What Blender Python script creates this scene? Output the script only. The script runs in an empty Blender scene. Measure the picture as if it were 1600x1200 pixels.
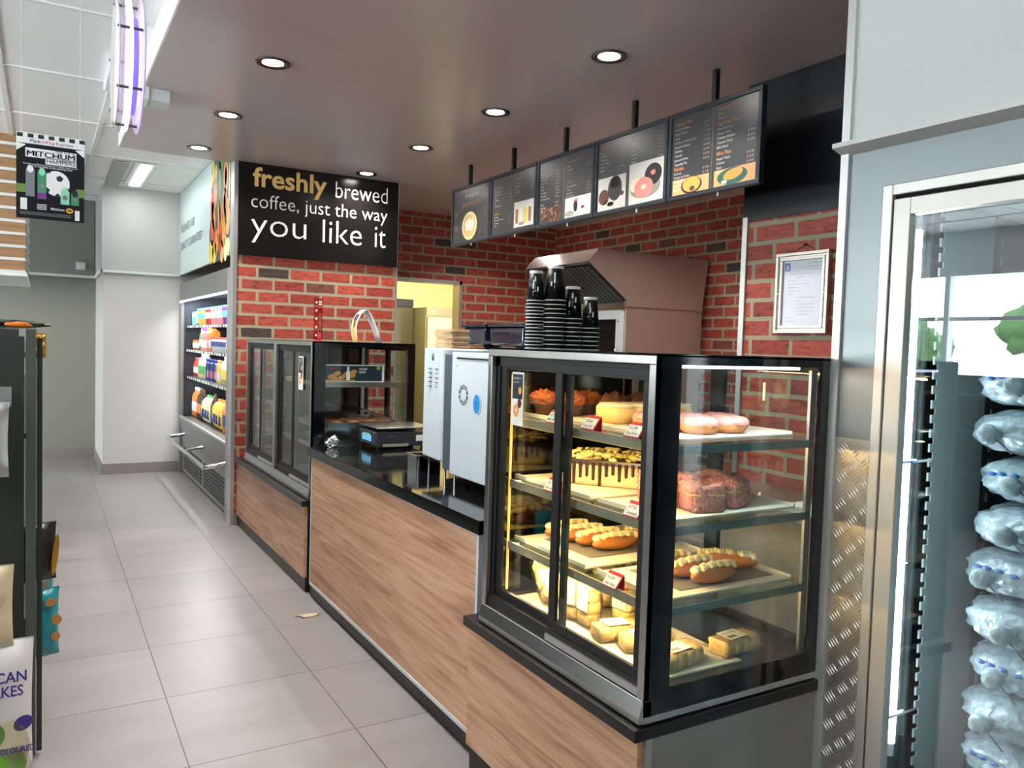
import bpy, bmesh, math, random
from mathutils import Vector, Matrix, noise as mnoise
random.seed(7)
C = bpy.context.scene.collection
sc = bpy.context.scene
R = math.radians

# ------------------------------------------------------------------ camera
cam_d = bpy.data.cameras.new('camera'); cam = bpy.data.objects.new('camera', cam_d); C.objects.link(cam)
cam_d.sensor_width = 36.0; cam_d.sensor_fit = 'HORIZONTAL'; cam_d.lens = 36.0*1237.95/1600.0
cam_d.clip_start = 0.02; cam_d.clip_end = 300
yaw, pitch, roll = R(30.68849), R(-2.75433), R(1.75750)
fwd = Vector((math.sin(yaw)*math.cos(pitch), math.cos(yaw)*math.cos(pitch), math.sin(pitch)))
r0 = Vector((math.cos(yaw), -math.sin(yaw), 0)); u0 = r0.cross(fwd)
rr = r0*math.cos(roll)+u0*math.sin(roll); uu = -r0*math.sin(roll)+u0*math.cos(roll)
M = Matrix((rr, uu, -fwd)).transposed().to_4x4(); M.translation = Vector((0, 0, 1.6))
cam.matrix_world = M
sc.camera = cam

# ------------------------------------------------------------------ world, exposure
w = bpy.data.worlds.new('world'); sc.world = w; w.use_nodes = True
nt = w.node_tree; bg = nt.nodes['Background']
tc = nt.nodes.new('ShaderNodeTexCoord'); sx = nt.nodes.new('ShaderNodeSeparateXYZ'); cr = nt.nodes.new('ShaderNodeValToRGB')
nt.links.new(tc.outputs['Generated'], sx.inputs[0]); nt.links.new(sx.outputs['Z'], cr.inputs[0]); nt.links.new(cr.outputs[0], bg.inputs[0])
cr.color_ramp.elements[0].position = 0.0; cr.color_ramp.elements[0].color = (0.86, 0.88, 0.88, 1)
cr.color_ramp.elements[1].position = 0.6; cr.color_ramp.elements[1].color = (0.74, 0.86, 1.0, 1)
bg.inputs[1].default_value = 16.0
sc.view_settings.view_transform = 'Standard'; sc.view_settings.look = 'None'
sc.view_settings.gamma = 1.0; sc.view_settings.use_curve_mapping = False
sc.view_settings.exposure = 0.45
sc.cycles.use_denoising = True
sc.cycles.max_bounces = 9; sc.cycles.diffuse_bounces = 6; sc.cycles.glossy_bounces = 4
sc.cycles.transparent_max_bounces = 24; sc.cycles.transmission_bounces = 4
sc.cycles.sample_clamp_indirect = 6.0; sc.cycles.caustics_reflective = False; sc.cycles.caustics_refractive = False

def area(name, loc, rot, sx_, sy_, power, col, shape='RECTANGLE', spread=180, parent=None):
    d = bpy.data.lights.new(name, 'AREA'); d.shape = shape; d.size = sx_
    if shape in ('RECTANGLE', 'ELLIPSE'): d.size_y = sy_
    d.energy = power; d.color = col; d.spread = R(spread)
    o = bpy.data.objects.new(name, d); C.objects.link(o); o.location = loc; o.rotation_euler = rot
    if parent:
        o.parent = parent; o.location = Vector(loc)-WL.get(parent.name, Vector((0, 0, 0)))
    return o
WL = {}
# ceiling panels added out of view for fill light (fittings built further down)
FILL_PANELS = [(-1.6, 2.0), (-1.6, 5.0), (-4.0, 2.0), (-4.0, 5.2), (0.1, -0.4), (-1.6, -1.0), (2.2, -0.8), (-1.6, 8.0)]
FILL_POWER = 5.0
DOWN = [(1.055, 4.38), (1.055, 5.57), (1.05, 6.67), (2.45, 3.27), (2.455, 4.445), (2.45, 5.58), (2.44, 6.72), (1.055, 3.2), (4.3, 4.5), (4.3, 5.9), (4.3, 7.3)]  # last three are added out of sight to brighten back wall and oven
DOWN_POWER = 14.0

# ------------------------------------------------------------------ materials
def lin(c):
    c = c/255.0
    return c/12.92 if c <= 0.04045 else ((c+0.055)/1.055)**2.4
def rgb(r, g, b): return (lin(r), lin(g), lin(b), 1.0)
MATS = {}
def mat(name, col=(200, 200, 200), rough=0.5, metal=0.0, emit=None, estr=0.0, spec=0.5, noise=0.0, nscale=8.0, bump=0.0, bscale=60.0, coat=0.0, trans=0.0, stretch=None):
    if name in MATS: return MATS[name]
    m = bpy.data.materials.new(name); m.use_nodes = True; n = m.node_tree; b = n.nodes['Principled BSDF']
    c = rgb(*col)
    b.inputs['Base Color'].default_value = c; b.inputs['Roughness'].default_value = rough; b.inputs['Metallic'].default_value = metal
    b.inputs['Specular IOR Level'].default_value = spec; b.inputs['Coat Weight'].default_value = coat
    b.inputs['Transmission Weight'].default_value = trans
    t = n.nodes.new('ShaderNodeTexCoord')
    src = t.outputs['Object']
    if stretch:
        mp = n.nodes.new('ShaderNodeMapping'); n.links.new(src, mp.inputs[0]); mp.inputs['Scale'].default_value = stretch; src = mp.outputs[0]
    if noise > 0:
        nz = n.nodes.new('ShaderNodeTexNoise'); nz.inputs['Scale'].default_value = nscale; nz.inputs['Detail'].default_value = 5
        n.links.new(src, nz.inputs['Vector'])
        rp = n.nodes.new('ShaderNodeValToRGB'); n.links.new(nz.outputs['Fac'], rp.inputs[0])
        rp.color_ramp.elements[0].position = 0.3; rp.color_ramp.elements[1].position = 0.7
        rp.color_ramp.elements[0].color = tuple(x*(1-noise) for x in c[:3])+(1,); rp.color_ramp.elements[1].color = tuple(min(1, x*(1+noise)) for x in c[:3])+(1,)
        n.links.new(rp.outputs[0], b.inputs['Base Color'])
    if bump > 0:
        nb = n.nodes.new('ShaderNodeTexNoise'); nb.inputs['Scale'].default_value = bscale; n.links.new(src, nb.inputs['Vector'])
        bp = n.nodes.new('ShaderNodeBump'); bp.inputs['Strength'].default_value = bump; bp.inputs['Distance'].default_value = 0.01
        n.links.new(nb.outputs['Fac'], bp.inputs['Height']); n.links.new(bp.outputs[0], b.inputs['Normal'])
    if emit:
        b.inputs['Emission Color'].default_value = rgb(*emit); b.inputs['Emission Strength'].default_value = estr
    MATS[name] = m; return m

def glass_mat(name, tint=(0.93, 0.97, 0.96), ior=1.5, rough=0.0):
    if name in MATS: return MATS[name]
    m = bpy.data.materials.new(name); m.use_nodes = True; n = m.node_tree; n.nodes.clear()
    out = n.nodes.new('ShaderNodeOutputMaterial'); mix = n.nodes.new('ShaderNodeMixShader')
    tr = n.nodes.new('ShaderNodeBsdfTransparent'); gl = n.nodes.new('ShaderNodeBsdfGlossy'); fr = n.nodes.new('ShaderNodeFresnel')
    tr.inputs[0].default_value = tint+(1,); gl.inputs['Roughness'].default_value = rough; fr.inputs['IOR'].default_value = ior
    gl.inputs[0].default_value = (1, 1, 1, 1)
    # no total internal reflection from the inside of the thin pane
    geo = n.nodes.new('ShaderNodeNewGeometry'); mx = n.nodes.new('ShaderNodeMix'); mx.data_type = 'FLOAT'
    n.links.new(geo.outputs['Backfacing'], mx.inputs[0]); mx.inputs[2].default_value = ior; mx.inputs[3].default_value = 1.0/ior*1.0
    n.links.new(mx.outputs[0], fr.inputs['IOR'])
    n.links.new(fr.outputs[0], mix.inputs[0]); n.links.new(tr.outputs[0], mix.inputs[1]); n.links.new(gl.outputs[0], mix.inputs[2])
    n.links.new(mix.outputs[0], out.inputs[0]); MATS[name] = m; return m

def brick_mat(name, axis, off=(0, 0), cream=0.0):
    m = bpy.data.materials.new(name); m.use_nodes = True; n = m.node_tree; b = n.nodes['Principled BSDF']
    t = n.nodes.new('ShaderNodeTexCoord'); s = n.nodes.new('ShaderNodeSeparateXYZ'); n.links.new(t.outputs['Object'], s.inputs[0])
    cb = n.nodes.new('ShaderNodeCombineXYZ')
    n.links.new(s.outputs['X' if axis == 'x' else 'Y'], cb.inputs[0]); n.links.new(s.outputs['Z'], cb.inputs[1])
    mp = n.nodes.new('ShaderNodeMapping'); mp.inputs['Location'].default_value = (off[0], off[1], 0); n.links.new(cb.outputs[0], mp.inputs[0])
    nd = n.nodes.new('ShaderNodeTexNoise'); nd.inputs['Scale'].default_value = 14; n.links.new(mp.outputs[0], nd.inputs['Vector'])
    va = n.nodes.new('ShaderNodeVectorMath'); va.operation = 'MULTIPLY_ADD'; va.inputs[1].default_value = (0.010, 0.010, 0)
    n.links.new(nd.outputs['Color'], va.inputs[0]); n.links.new(mp.outputs[0], va.inputs[2])
    br = n.nodes.new('ShaderNodeTexBrick'); n.links.new(va.outputs[0], br.inputs['Vector'])
    br.offset = 0.5; br.inputs['Scale'].default_value = 1.0; br.inputs['Brick Width'].default_value = 0.276; br.inputs['Row Height'].default_value = 0.1027
    br.inputs['Mortar Size'].default_value = 0.0125; br.inputs['Mortar Smooth'].default_value = 0.1
    br.inputs['Color1'].default_value = (0, 0, 0, 1); br.inputs['Color2'].default_value = (1, 1, 1, 1); br.inputs['Mortar'].default_value = (0, 0, 0, 1)
    rp = n.nodes.new('ShaderNodeValToRGB'); n.links.new(br.outputs['Color'], rp.inputs[0]); e = rp.color_ramp.elements
    e[0].position = 0.0; e[0].color = rgb(138, 50, 38); e[1].position = 0.3; e[1].color = rgb(158, 62, 46)
    for p, c in ((0.5, (172, 74, 56)), (0.7, (146, 54, 42)), (0.86, (166, 72, 56)), (0.925, (128, 60, 48)), (0.945, (72, 54, 48)), (1.0, (60, 46, 42))):
        q = e.new(p); q.color = rgb(*c)
    # grain, streaks and blotches of the brick print
    ns = n.nodes.new('ShaderNodeTexNoise'); ns.inputs['Scale'].default_value = 26; ns.inputs['Detail'].default_value = 8; ns.inputs['Roughness'].default_value = 0.75
    mp2 = n.nodes.new('ShaderNodeMapping'); mp2.inputs['Scale'].default_value = (0.55, 1.6, 1); n.links.new(mp.outputs[0], mp2.inputs[0]); n.links.new(mp2.outputs[0], ns.inputs['Vector'])
    rs = n.nodes.new('ShaderNodeValToRGB'); n.links.new(ns.outputs['Fac'], rs.inputs[0]); f = rs.color_ramp.elements
    f[0].position = 0.36; f[0].color = (0.30, 0.22, 0.22, 1); f[1].position = 0.47; f[1].color = (0.95, 0.95, 0.95, 1); q = f.new(0.56); q.color = (1.12, 1.2, 1.2, 1); q = f.new(0.68); q.color = (1.4, 1.8, 1.8, 1)
    mu = n.nodes.new('ShaderNodeMix'); mu.data_type = 'RGBA'; mu.blend_type = 'MULTIPLY'; mu.inputs[0].default_value = 1.0
    n.links.new(rp.outputs[0], mu.inputs[6]); n.links.new(rs.outputs[0], mu.inputs[7])
    mo = n.nodes.new('ShaderNodeMix'); mo.data_type = 'RGBA'; n.links.new(br.outputs['Fac'], mo.inputs[0]); n.links.new(mu.outputs[2], mo.inputs[6]); mo.inputs[7].default_value = rgb(152, 142, 118)
    n.links.new(mo.outputs[2], b.inputs['Base Color']); b.inputs['Roughness'].default_value = 0.55
    bp = n.nodes.new('ShaderNodeBump'); bp.inputs['Strength'].default_value = 0.25; bp.inputs['Distance'].default_value = 0.004; bp.invert = True
    n.links.new(br.outputs['Fac'], bp.inputs['Height']); n.links.new(bp.outputs[0], b.inputs['Normal'])
    return m

def tile_mat():
    m = bpy.data.materials.new('floor tiles'); m.use_nodes = True; n = m.node_tree; b = n.nodes['Principled BSDF']
    t = n.nodes.new('ShaderNodeTexCoord'); mp = n.nodes.new('ShaderNodeMapping'); n.links.new(t.outputs['Object'], mp.inputs[0])
    T = 0.645; mp.inputs['Location'].default_value = (T*20-0.472, T*20-3.062, 0)
    br = n.nodes.new('ShaderNodeTexBrick'); n.links.new(mp.outputs[0], br.inputs['Vector']); br.offset = 0.0; br.squash = 1.0
    br.inputs['Scale'].default_value = 1.0; br.inputs['Brick Width'].default_value = T; br.inputs['Row Height'].default_value = T
    br.inputs['Mortar Size'].default_value = 0.0022; br.inputs['Mortar Smooth'].default_value = 0.0
    br.inputs['Color1'].default_value = (0, 0, 0, 1); br.inputs['Color2'].default_value = (1, 1, 1, 1)
    rp = n.nodes.new('ShaderNodeValToRGB'); n.links.new(br.outputs['Color'], rp.inputs[0])
    rp.color_ramp.elements[0].color = rgb(141, 138, 138); rp.color_ramp.elements[1].color = rgb(150, 147, 147)
    ns = n.nodes.new('ShaderNodeTexNoise'); ns.inputs['Scale'].default_value = 2.2; ns.inputs['Detail'].default_value = 9; ns.inputs['Roughness'].default_value = 0.62
    mp2 = n.nodes.new('ShaderNodeMapping'); mp2.inputs['Scale'].default_value = (0.6, 1.7, 1); n.links.new(t.outputs['Object'], mp2.inputs[0]); n.links.new(mp2.outputs[0], ns.inputs['Vector'])
    rs = n.nodes.new('ShaderNodeValToRGB'); n.links.new(ns.outputs['Fac'], rs.inputs[0]); f = rs.color_ramp.elements
    f[0].position = 0.3; f[0].color = (0.84, 0.82, 0.80, 1); f[1].position = 0.7; f[1].color = (1.06, 1.05, 1.04, 1)
    mu = n.nodes.new('ShaderNodeMix'); mu.data_type = 'RGBA'; mu.blend_type = 'MULTIPLY'; mu.inputs[0].default_value = 1.0
    n.links.new(rp.outputs[0], mu.inputs[6]); n.links.new(rs.outputs[0], mu.inputs[7])
    mo = n.nodes.new('ShaderNodeMix'); mo.data_type = 'RGBA'; n.links.new(br.outputs['Fac'], mo.inputs[0]); n.links.new(mu.outputs[2], mo.inputs[6]); mo.inputs[7].default_value = rgb(66, 60, 56)
    n.links.new(mo.outputs[2], b.inputs['Base Color'])
    b.inputs['Roughness'].default_value = 0.33; b.inputs['Specular IOR Level'].default_value = 0.5
    nr = n.nodes.new('ShaderNodeMapRange'); n.links.new(ns.outputs['Fac'], nr.inputs[0]); nr.inputs[3].default_value = 0.26; nr.inputs[4].default_value = 0.42; n.links.new(nr.outputs[0], b.inputs['Roughness'])
    return m

def oak_mat():
    m = bpy.data.materials.new('oak laminate'); m.use_nodes = True; n = m.node_tree; b = n.nodes['Principled BSDF']
    t = n.nodes.new('ShaderNodeTexCoord'); mp = n.nodes.new('ShaderNodeMapping'); n.links.new(t.outputs['Object'], mp.inputs[0]); mp.inputs['Scale'].default_value = (15, 1.2, 15)
    n1 = n.nodes.new('ShaderNodeTexNoise'); n1.inputs['Scale'].default_value = 1.1; n1.inputs['Detail'].default_value = 4; n1.inputs['Distortion'].default_value = 1.2; n.links.new(mp.outputs[0], n1.inputs['Vector'])
    mp2 = n.nodes.new('ShaderNodeMapping'); n.links.new(t.outputs['Object'], mp2.inputs[0]); mp2.inputs['Scale'].default_value = (70, 2.2, 70)
    n2 = n.nodes.new('ShaderNodeTexNoise'); n2.inputs['Scale'].default_value = 1.5; n2.inputs['Detail'].default_value = 6; n.links.new(mp2.outputs[0], n2.inputs['Vector'])
    ad = n.nodes.new('ShaderNodeMath'); ad.operation = 'MULTIPLY_ADD'; ad.inputs[1].default_value = 0.55; n.links.new(n2.outputs['Fac'], ad.inputs[0]); n.links.new(n1.outputs['Fac'], ad.inputs[2])
    rp = n.nodes.new('ShaderNodeValToRGB'); n.links.new(ad.outputs[0], rp.inputs[0]); e = rp.color_ramp.elements
    e[0].position = 0.52; e[0].color = rgb(152, 108, 80); e[1].position = 1.0; e[1].color = rgb(220, 178, 146)
    q = e.new(0.68); q.color = rgb(188, 140, 108); q = e.new(0.82); q.color = rgb(206, 160, 126)
    n.links.new(rp.outputs[0], b.inputs['Base Color']); b.inputs['Roughness'].default_value = 0.42
    return m

black = mat('black laminate', (22, 22, 24), 0.28)
blackg = mat('black glass print', (7, 11, 13), 0.06, coat=0.3)
blackm = mat('matt black', (18, 18, 19), 0.5)
blackgap = mat('dark gasket', (10, 10, 11), 0.8)
steel = mat('brushed steel', (196, 196, 194), 0.28, 1.0, noise=0.06, nscale=3, stretch=(1, 1, 12))
steeld = mat('dark steel', (168, 166, 160), 0.36, 0.7, noise=0.12, nscale=2.5)
alu = mat('satin aluminium', (205, 205, 203), 0.35, 0.85)
chrome = mat('chrome', (230, 230, 230), 0.08, 1.0)
white = mat('white paint', (226, 226, 222), 0.6)
whiteg = mat('white plastic', (232, 236, 238), 0.3)
paper = mat('paper', (240, 238, 232), 0.6)
oak = oak_mat()
glass = glass_mat('clear glass')
shelfglass = glass_mat('shelf glass', (0.80, 0.92, 0.90))
print_black = mat('sign black', (16, 14, 15), 0.22)
gold = mat('gold lettering', (226, 186, 110), 0.45)
lettering_white = mat('lettering white', (240, 240, 238), 0.5)

# ------------------------------------------------------------------ mesh helpers
class MB:
    def __init__(s): s.v = []; s.f = []; s.m = []; s.sm = []
    def add(s, vs, fs, mi=0, smooth=False):
        o = len(s.v); s.v += [Vector(p) for p in vs]
        for f in fs: s.f.append([i+o for i in f]); s.m.append(mi); s.sm.append(smooth)
        return s
    def box(s, a, b, mi=0, rot=0.0, piv=None):
        x0, y0, z0 = (min(a[i], b[i]) for i in range(3)); x1, y1, z1 = (max(a[i], b[i]) for i in range(3))
        vs = [Vector(p) for p in ((x0, y0, z0), (x1, y0, z0), (x1, y1, z0), (x0, y1, z0), (x0, y0, z1), (x1, y0, z1), (x1, y1, z1), (x0, y1, z1))]
        if rot:
            c = Vector(piv) if piv else Vector(((x0+x1)/2, (y0+y1)/2, 0)); q = Matrix.Rotation(rot, 3, 'Z')
            vs = [q @ (p-c)+c for p in vs]
        return s.add(vs, [(0, 3, 2, 1), (4, 5, 6, 7), (0, 1, 5, 4), (1, 2, 6, 5), (2, 3, 7, 6), (3, 0, 4, 7)], mi)
    def cyl(s, p0, p1, r0, r1=None, n=20, mi=0, caps=True, smooth=True):
        p0, p1 = Vector(p0), Vector(p1); r1 = r0 if r1 is None else r1; d = (p1-p0).normalized()
        a = d.orthogonal().normalized(); b = d.cross(a); vs = []
        for p, r in ((p0, r0), (p1, r1)):
            for i in range(n): t = 2*math.pi*i/n; vs.append(p+a*math.cos(t)*r+b*math.sin(t)*r)
        s.add(vs, [(i, (i+1) % n, n+(i+1) % n, n+i) for i in range(n)], mi, smooth)
        if caps: s.add([v.copy() for v in vs], [tuple(range(n))[::-1], tuple(range(n, 2*n))], mi)
        return s
    def lathe(s, c, prof, n=24, mi=0, axis='z', smooth=True):
        c = Vector(c); vs = []
        for r, z in prof:
            for i in range(n):
                t = 2*math.pi*i/n; p = (r*math.cos(t), r*math.sin(t), z)
                if axis == 'x': p = (z, p[0], p[1])
                if axis == 'y': p = (p[0], z, p[1])
                vs.append(c+Vector(p))
        fs = [(k*n+i, k*n+(i+1) % n, (k+1)*n+(i+1) % n, (k+1)*n+i) for k in range(len(prof)-1) for i in range(n)]
        return s.add(vs, fs, mi, smooth)
    def prism(s, poly, axis, a0, a1, mi=0):
        n = len(poly)
        def P(q, a):
            return {'x': (a, q[0], q[1]), 'y': (q[0], a, q[1]), 'z': (q[0], q[1], a)}[axis]
        vs = [P(q, a0) for q in poly]+[P(q, a1) for q in poly]
        return s.add(vs, [tuple(range(n))[::-1], tuple(range(n, 2*n))]+[(i, (i+1) % n, n+(i+1) % n, n+i) for i in range(n)], mi)
    def tube(s, pts, r, n=10, mi=0, closed=False, scale=None):
        pts = [Vector(p) for p in pts]; N = len(pts); vs = []; up = Vector((0, 0, 1))
        for k, p in enumerate(pts):
            d = (pts[(k+1) % N] if (closed or k < N-1) else p)-(pts[k-1] if (closed or k > 0) else p); d.normalize()
            a = d.cross(up)
            if a.length < 0.1: a = d.cross(Vector((1, 0, 0)))
            a.normalize(); b = a.cross(d); rk = r if scale is None else r*scale[k]
            for i in range(n): t = 2*math.pi*i/n; vs.append(p+a*math.cos(t)*rk+b*math.sin(t)*rk)
        L = N if closed else N-1
        s.add(vs, [(k*n+i, k*n+(i+1) % n, ((k+1) % N)*n+(i+1) % n, ((k+1) % N)*n+i) for k in range(L) for i in range(n)], mi, True)
        if not closed: s.add([v.copy() for v in vs[:n]+vs[-n:]], [tuple(range(n)), tuple(range(n, 2*n))[::-1]], mi)
        return s
    def blob(s, c, rad, seed=0, amp=0.1, freq=2.5, nu=20, nv=12, mi=0, flat=None, rot=0.0, power=1.0):
        c = Vector(c); vs = []; q = Matrix.Rotation(rot, 3, 'Z')
        def sp(x, p): return math.copysign(abs(x)**p, x)
        for j in range(nv+1):
            ph = math.pi*j/nv
            for i in range(nu):
                t = 2*math.pi*i/nu
                d = Vector((sp(math.sin(ph), power)*sp(math.cos(t), power), sp(math.sin(ph), power)*sp(math.sin(t), power), -sp(math.cos(ph), power)))
                k = 1+amp*mnoise.noise(d*freq+Vector((seed*3.1, seed*1.7, seed)))*2
                p = Vector((d.x*rad[0]*k, d.y*rad[1]*k, d.z*rad[2]*k))
                if flat is not None and p.z < flat: p.z = flat
                vs.append(c+q @ p)
        return s.add(vs, [(j*nu+i, j*nu+(i+1) % nu, (j+1)*nu+(i+1) % nu, (j+1)*nu+i) for j in range(nv) for i in range(nu)], mi, True)
    def ell(s, o, r, u, cx, cy, a, b, th=0.001, mi=0, n=28, rot=0.0):
        # a flat printed oval with a little thickness, in the plane (o; r, u)
        o, r, u = Vector(o), Vector(r), Vector(u); nn = r.cross(u); pts = []
        for i in range(n):
            t = 2*math.pi*i/n; x, y = a*math.cos(t), b*math.sin(t)
            pts.append((cx+x*math.cos(rot)-y*math.sin(rot), cy+x*math.sin(rot)+y*math.cos(rot)))
        return s.flat(o, r, u, pts, th, mi)
    def flat(s, o, r, u, pts, th=0.001, mi=0, base=0.0):
        o, r, u = Vector(o), Vector(r), Vector(u); nn = r.cross(u); n = len(pts)
        vs = [o+r*x+u*y+nn*base for x, y in pts]+[o+r*x+u*y+nn*(base+th) for x, y in pts]
        return s.add(vs, [tuple(range(n))[::-1], tuple(range(n, 2*n))]+[(i, (i+1) % n, n+(i+1) % n, n+i) for i in range(n)], mi)
    def rect(s, o, r, u, x0, y0, x1, y1, th=0.001, mi=0, base=0.0):
        return s.flat(o, r, u, [(x0, y0), (x1, y0), (x1, y1), (x0, y1)], th, mi, base)
    def text(s, st, o, r, u, x, y, h=None, width=None, th=0.001, mi=0, bold=0.0, base=0.0, shear=0.0, align='l'):
        vs, fs, (w0, h0, x0, y0, caph) = glyphs(st, bold, shear)
        k = (h/caph) if h else (width/w0)
        kx = (width/w0) if width else k
        if align == 'c': x -= w0*kx/2
        if align == 'r': x -= w0*kx
        o, r, u = Vector(o), Vector(r), Vector(u); nn = r.cross(u)
        s.add([o+r*(x+(v[0]-x0)*kx)+u*(y+v[1]*k)+nn*(base+th) for v in vs], fs, mi)
        return w0*kx
    def build(s, name, mats, parent=None, bevel=0.0, loc=None, seg=2, sharp=35):
        if not isinstance(mats, (list, tuple)): mats = [mats]
        if parent is None and loc is None:
            xs = [v.x for v in s.v]; ys = [v.y for v in s.v]; zs = [v.z for v in s.v]
            loc = ((min(xs)+max(xs))/2, (min(ys)+max(ys))/2, min(zs))
        off = WL.get(parent.name, Vector((0, 0, 0))) if parent else Vector(loc)
        me = bpy.data.meshes.new(name); me.from_pydata([v-off for v in s.v], [], s.f)
        for m in mats: me.materials.append(m)
        me.polygons.foreach_set('material_index', s.m); me.polygons.foreach_set('use_smooth', s.sm)
        me.update()
        o = bpy.data.objects.new(name, me); C.objects.link(o)
        if parent: o.parent = parent
        else: o.location = off
        WL[o.name] = off.copy()
        if bevel > 0:
            bv = o.modifiers.new('bevel', 'BEVEL'); bv.width = bevel; bv.segments = seg; bv.limit_method = 'ANGLE'; bv.angle_limit = R(sharp); bv.use_clamp_overlap = True
        return o
GC = {}
def glyphs(st, bold=0.0, shear=0.0):
    k = (st, bold, shear)
    if k in GC: return GC[k]
    out = []
    for q in (st, 'x' if st.islower() else 'H'):
        cu = bpy.data.curves.new('glyphs', 'FONT'); cu.body = q; cu.size = 1.0; cu.resolution_u = 3; cu.offset = bold; cu.shear = shear; cu.fill_mode = 'BOTH'
        ob = bpy.data.objects.new('glyphs', cu); me = ob.to_mesh()
        out.append(([v.co.to_tuple() for v in me.vertices], [tuple(p.vertices) for p in me.polygons])); ob.to_mesh_clear()
        bpy.data.objects.remove(ob); bpy.data.curves.remove(cu)
    vs, fs = out[0]; xs = [v[0] for v in vs] or [0, 1]; ys = [v[1] for v in vs] or [0, 1]
    caph = max(v[1] for v in out[1][0])
    GC[k] = (vs, fs, (max(xs)-min(xs), max(ys)-min(ys), min(xs), min(ys), caph)); return GC[k]

def tag(o, label, cat, group=None, kind=None):
    o['label'] = label; o['category'] = cat
    if group: o['group'] = group
    if kind: o['kind'] = kind
    return o
def thing(name, label, cat, loc=(0, 0, 0), group=None):
    o = bpy.data.objects.new(name, None); C.objects.link(o); o.empty_display_size = 0.05; o.location = loc; WL[o.name] = Vector(loc)
    return tag(o, label, cat, group)
def struct(name, mb, m, bevel=0.0):
    o = mb.build(name, m, bevel=bevel, loc=(0, 0, 0)); o['kind'] = 'structure'; return o
def dup(root, loc=None, rotz=None, label=None, group=None):
    r = root.copy(); C.objects.link(r)
    if loc is not None: r.location = loc
    if rotz is not None: r.rotation_euler = (0, 0, rotz)
    if label: r['label'] = label
    if group: r['group'] = group
    def kids(a, b):
        for ch in list(a.children):
            c = ch.copy(); C.objects.link(c); c.parent = b; kids(ch, c)
    kids(root, r); return r
X, Y, Z = Vector((1, 0, 0)), Vector((0, 1, 0)), Vector((0, 0, 1))

# ================================================================== THE SETTING
struct('floor', MB().box((-6.2, -3.2, -0.1), (5.9, 12.2, 0)), tile_mat())
struct('ceiling', MB().box((-6.2, -3.2, 3.25), (5.9, 12.2, 3.35)), mat('ceiling tile white', (250, 249, 246), 0.38, noise=0.02, nscale=2))
mb = MB()
for k in range(-9, 1):                                             # T-bars of the tile grid
    x = 0.39+k*0.62
    mb.box((x-0.016, -3.2, 3.240), (x+0.016, 12.0, 3.2505))
for k in range(-7, 5):
    y = 5.93+k*1.22
    mb.box((-6.0, y-0.014, 3.241), (1.4, y+0.014, 3.2505))
struct('trim_1', mb, mat('ceiling grid bar', (226, 225, 220), 0.5))
struct('ceiling_bulkhead', MB().box((0.52, -3.0, 3.07), (5.55, 7.05, 3.249), 0).box((1.38, 7.05, 3.07), (5.55, 8.5, 3.249), 0), mat('taupe bulkhead paint', (190, 176, 170), 0.26, noise=0.03, nscale=1.5))
struct('trim_2', MB().box((0.512, -3.0, 3.072), (0.52, 7.05, 3.249), 0).box((0.512, 7.05, 3.072), (1.375, 7.058, 3.249), 0), white)
# right hand side
struct('wall_right', MB().box((3.37, 1.3, 0), (3.5, 3.17, 3.08)), brick_mat('brick print near', 'y', (0.06, 0.055)))
struct('wall_counter_side', MB().box((5.5, 3.0, 0), (5.62, 8.5, 3.08)), brick_mat('brick print side', 'y', (0.1, 0.02)))
struct('wall_return', MB().box((3.5, 3.05, 0), (5.5, 3.17, 3.08)), white)
struct('trim_3', MB().box((3.355, 3.155, 0), (3.375, 3.19, 2.35)), alu)
m_black_wall = mat('black wall panel', (19, 20, 24), 0.3)
struct('trim_4', MB().box((3.358, 1.3, 2.325), (3.372, 3.19, 3.07)), m_black_wall)
struct('wall_back', MB().box((2.42, 8.3, 0), (3.1, 8.42, 3.08)).box((4.18, 8.3, 0), (5.6, 8.42, 3.08)).box((3.1, 8.3, 2.3), (4.18, 8.42, 3.08)), brick_mat('brick print back', 'x', (0.02, 0.06)))
struct('door_1', MB().box((3.06, 8.27, 0), (3.1, 8.44, 2.33)).box((4.16, 8.27, 0), (4.2, 8.44, 2.33)).box((3.06, 8.27, 2.29), (4.2, 8.44, 2.33)), alu)
struct('wall_partition', MB().box((1.40, 6.95, 0), (2.83, 7.05, 3.07)), brick_mat('brick print sign wall', 'x', (0.08, 0.045)))
struct('trim_5', MB().box((1.372, 6.94, 0), (1.402, 7.07, 3.07)).box((2.828, 6.94, 0), (2.842, 7.06, 3.07)), alu)
struct('baseboard_partition', MB().box((1.40, 6.935, 0), (1.46, 6.95, 0.10)), mat('grey skirting tile', (128, 118, 112), 0.5))
# far end of the shop
shopwall = mat('shop wall greige', (134, 132, 120), 0.5)
struct('wall_far', MB().box((-6, 11.5, 0), (0.585, 11.6, 3.25)), shopwall)
struct('wall_column', MB().box((0.585, 10.02, 0), (2.4, 11.6, 3.25)), mat('column paint', (196, 192, 186), 0.55))
struct('wall_far_bulkhead', MB().box((-3, 11.3, 2.31), (0.56, 11.5, 3.25)), mat('far bulkhead grey', (136, 138, 130), 0.5))
struct('wall_column_upper', MB().box((0.565, 10.0, 2.31), (1.385, 10.03, 3.25)).box((0.567, 10.03, 2.31), (0.584, 11.5, 3.25)), mat('upper wall board', (186, 186, 182), 0.5))
struct('trim_6', MB().box((-3, 11.285, 2.285), (0.56, 11.31, 2.315)).box((0.555, 9.985, 2.285), (1.385, 10.01, 2.312)).box((0.55, 9.985, 2.285), (0.575, 11.3, 2.312)), white)
sk = mat('grey skirting', (132, 122, 116), 0.45)
struct('baseboard_far', MB().box((-6, 11.485, 0), (0.585, 11.5, 0.12)), sk)
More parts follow.
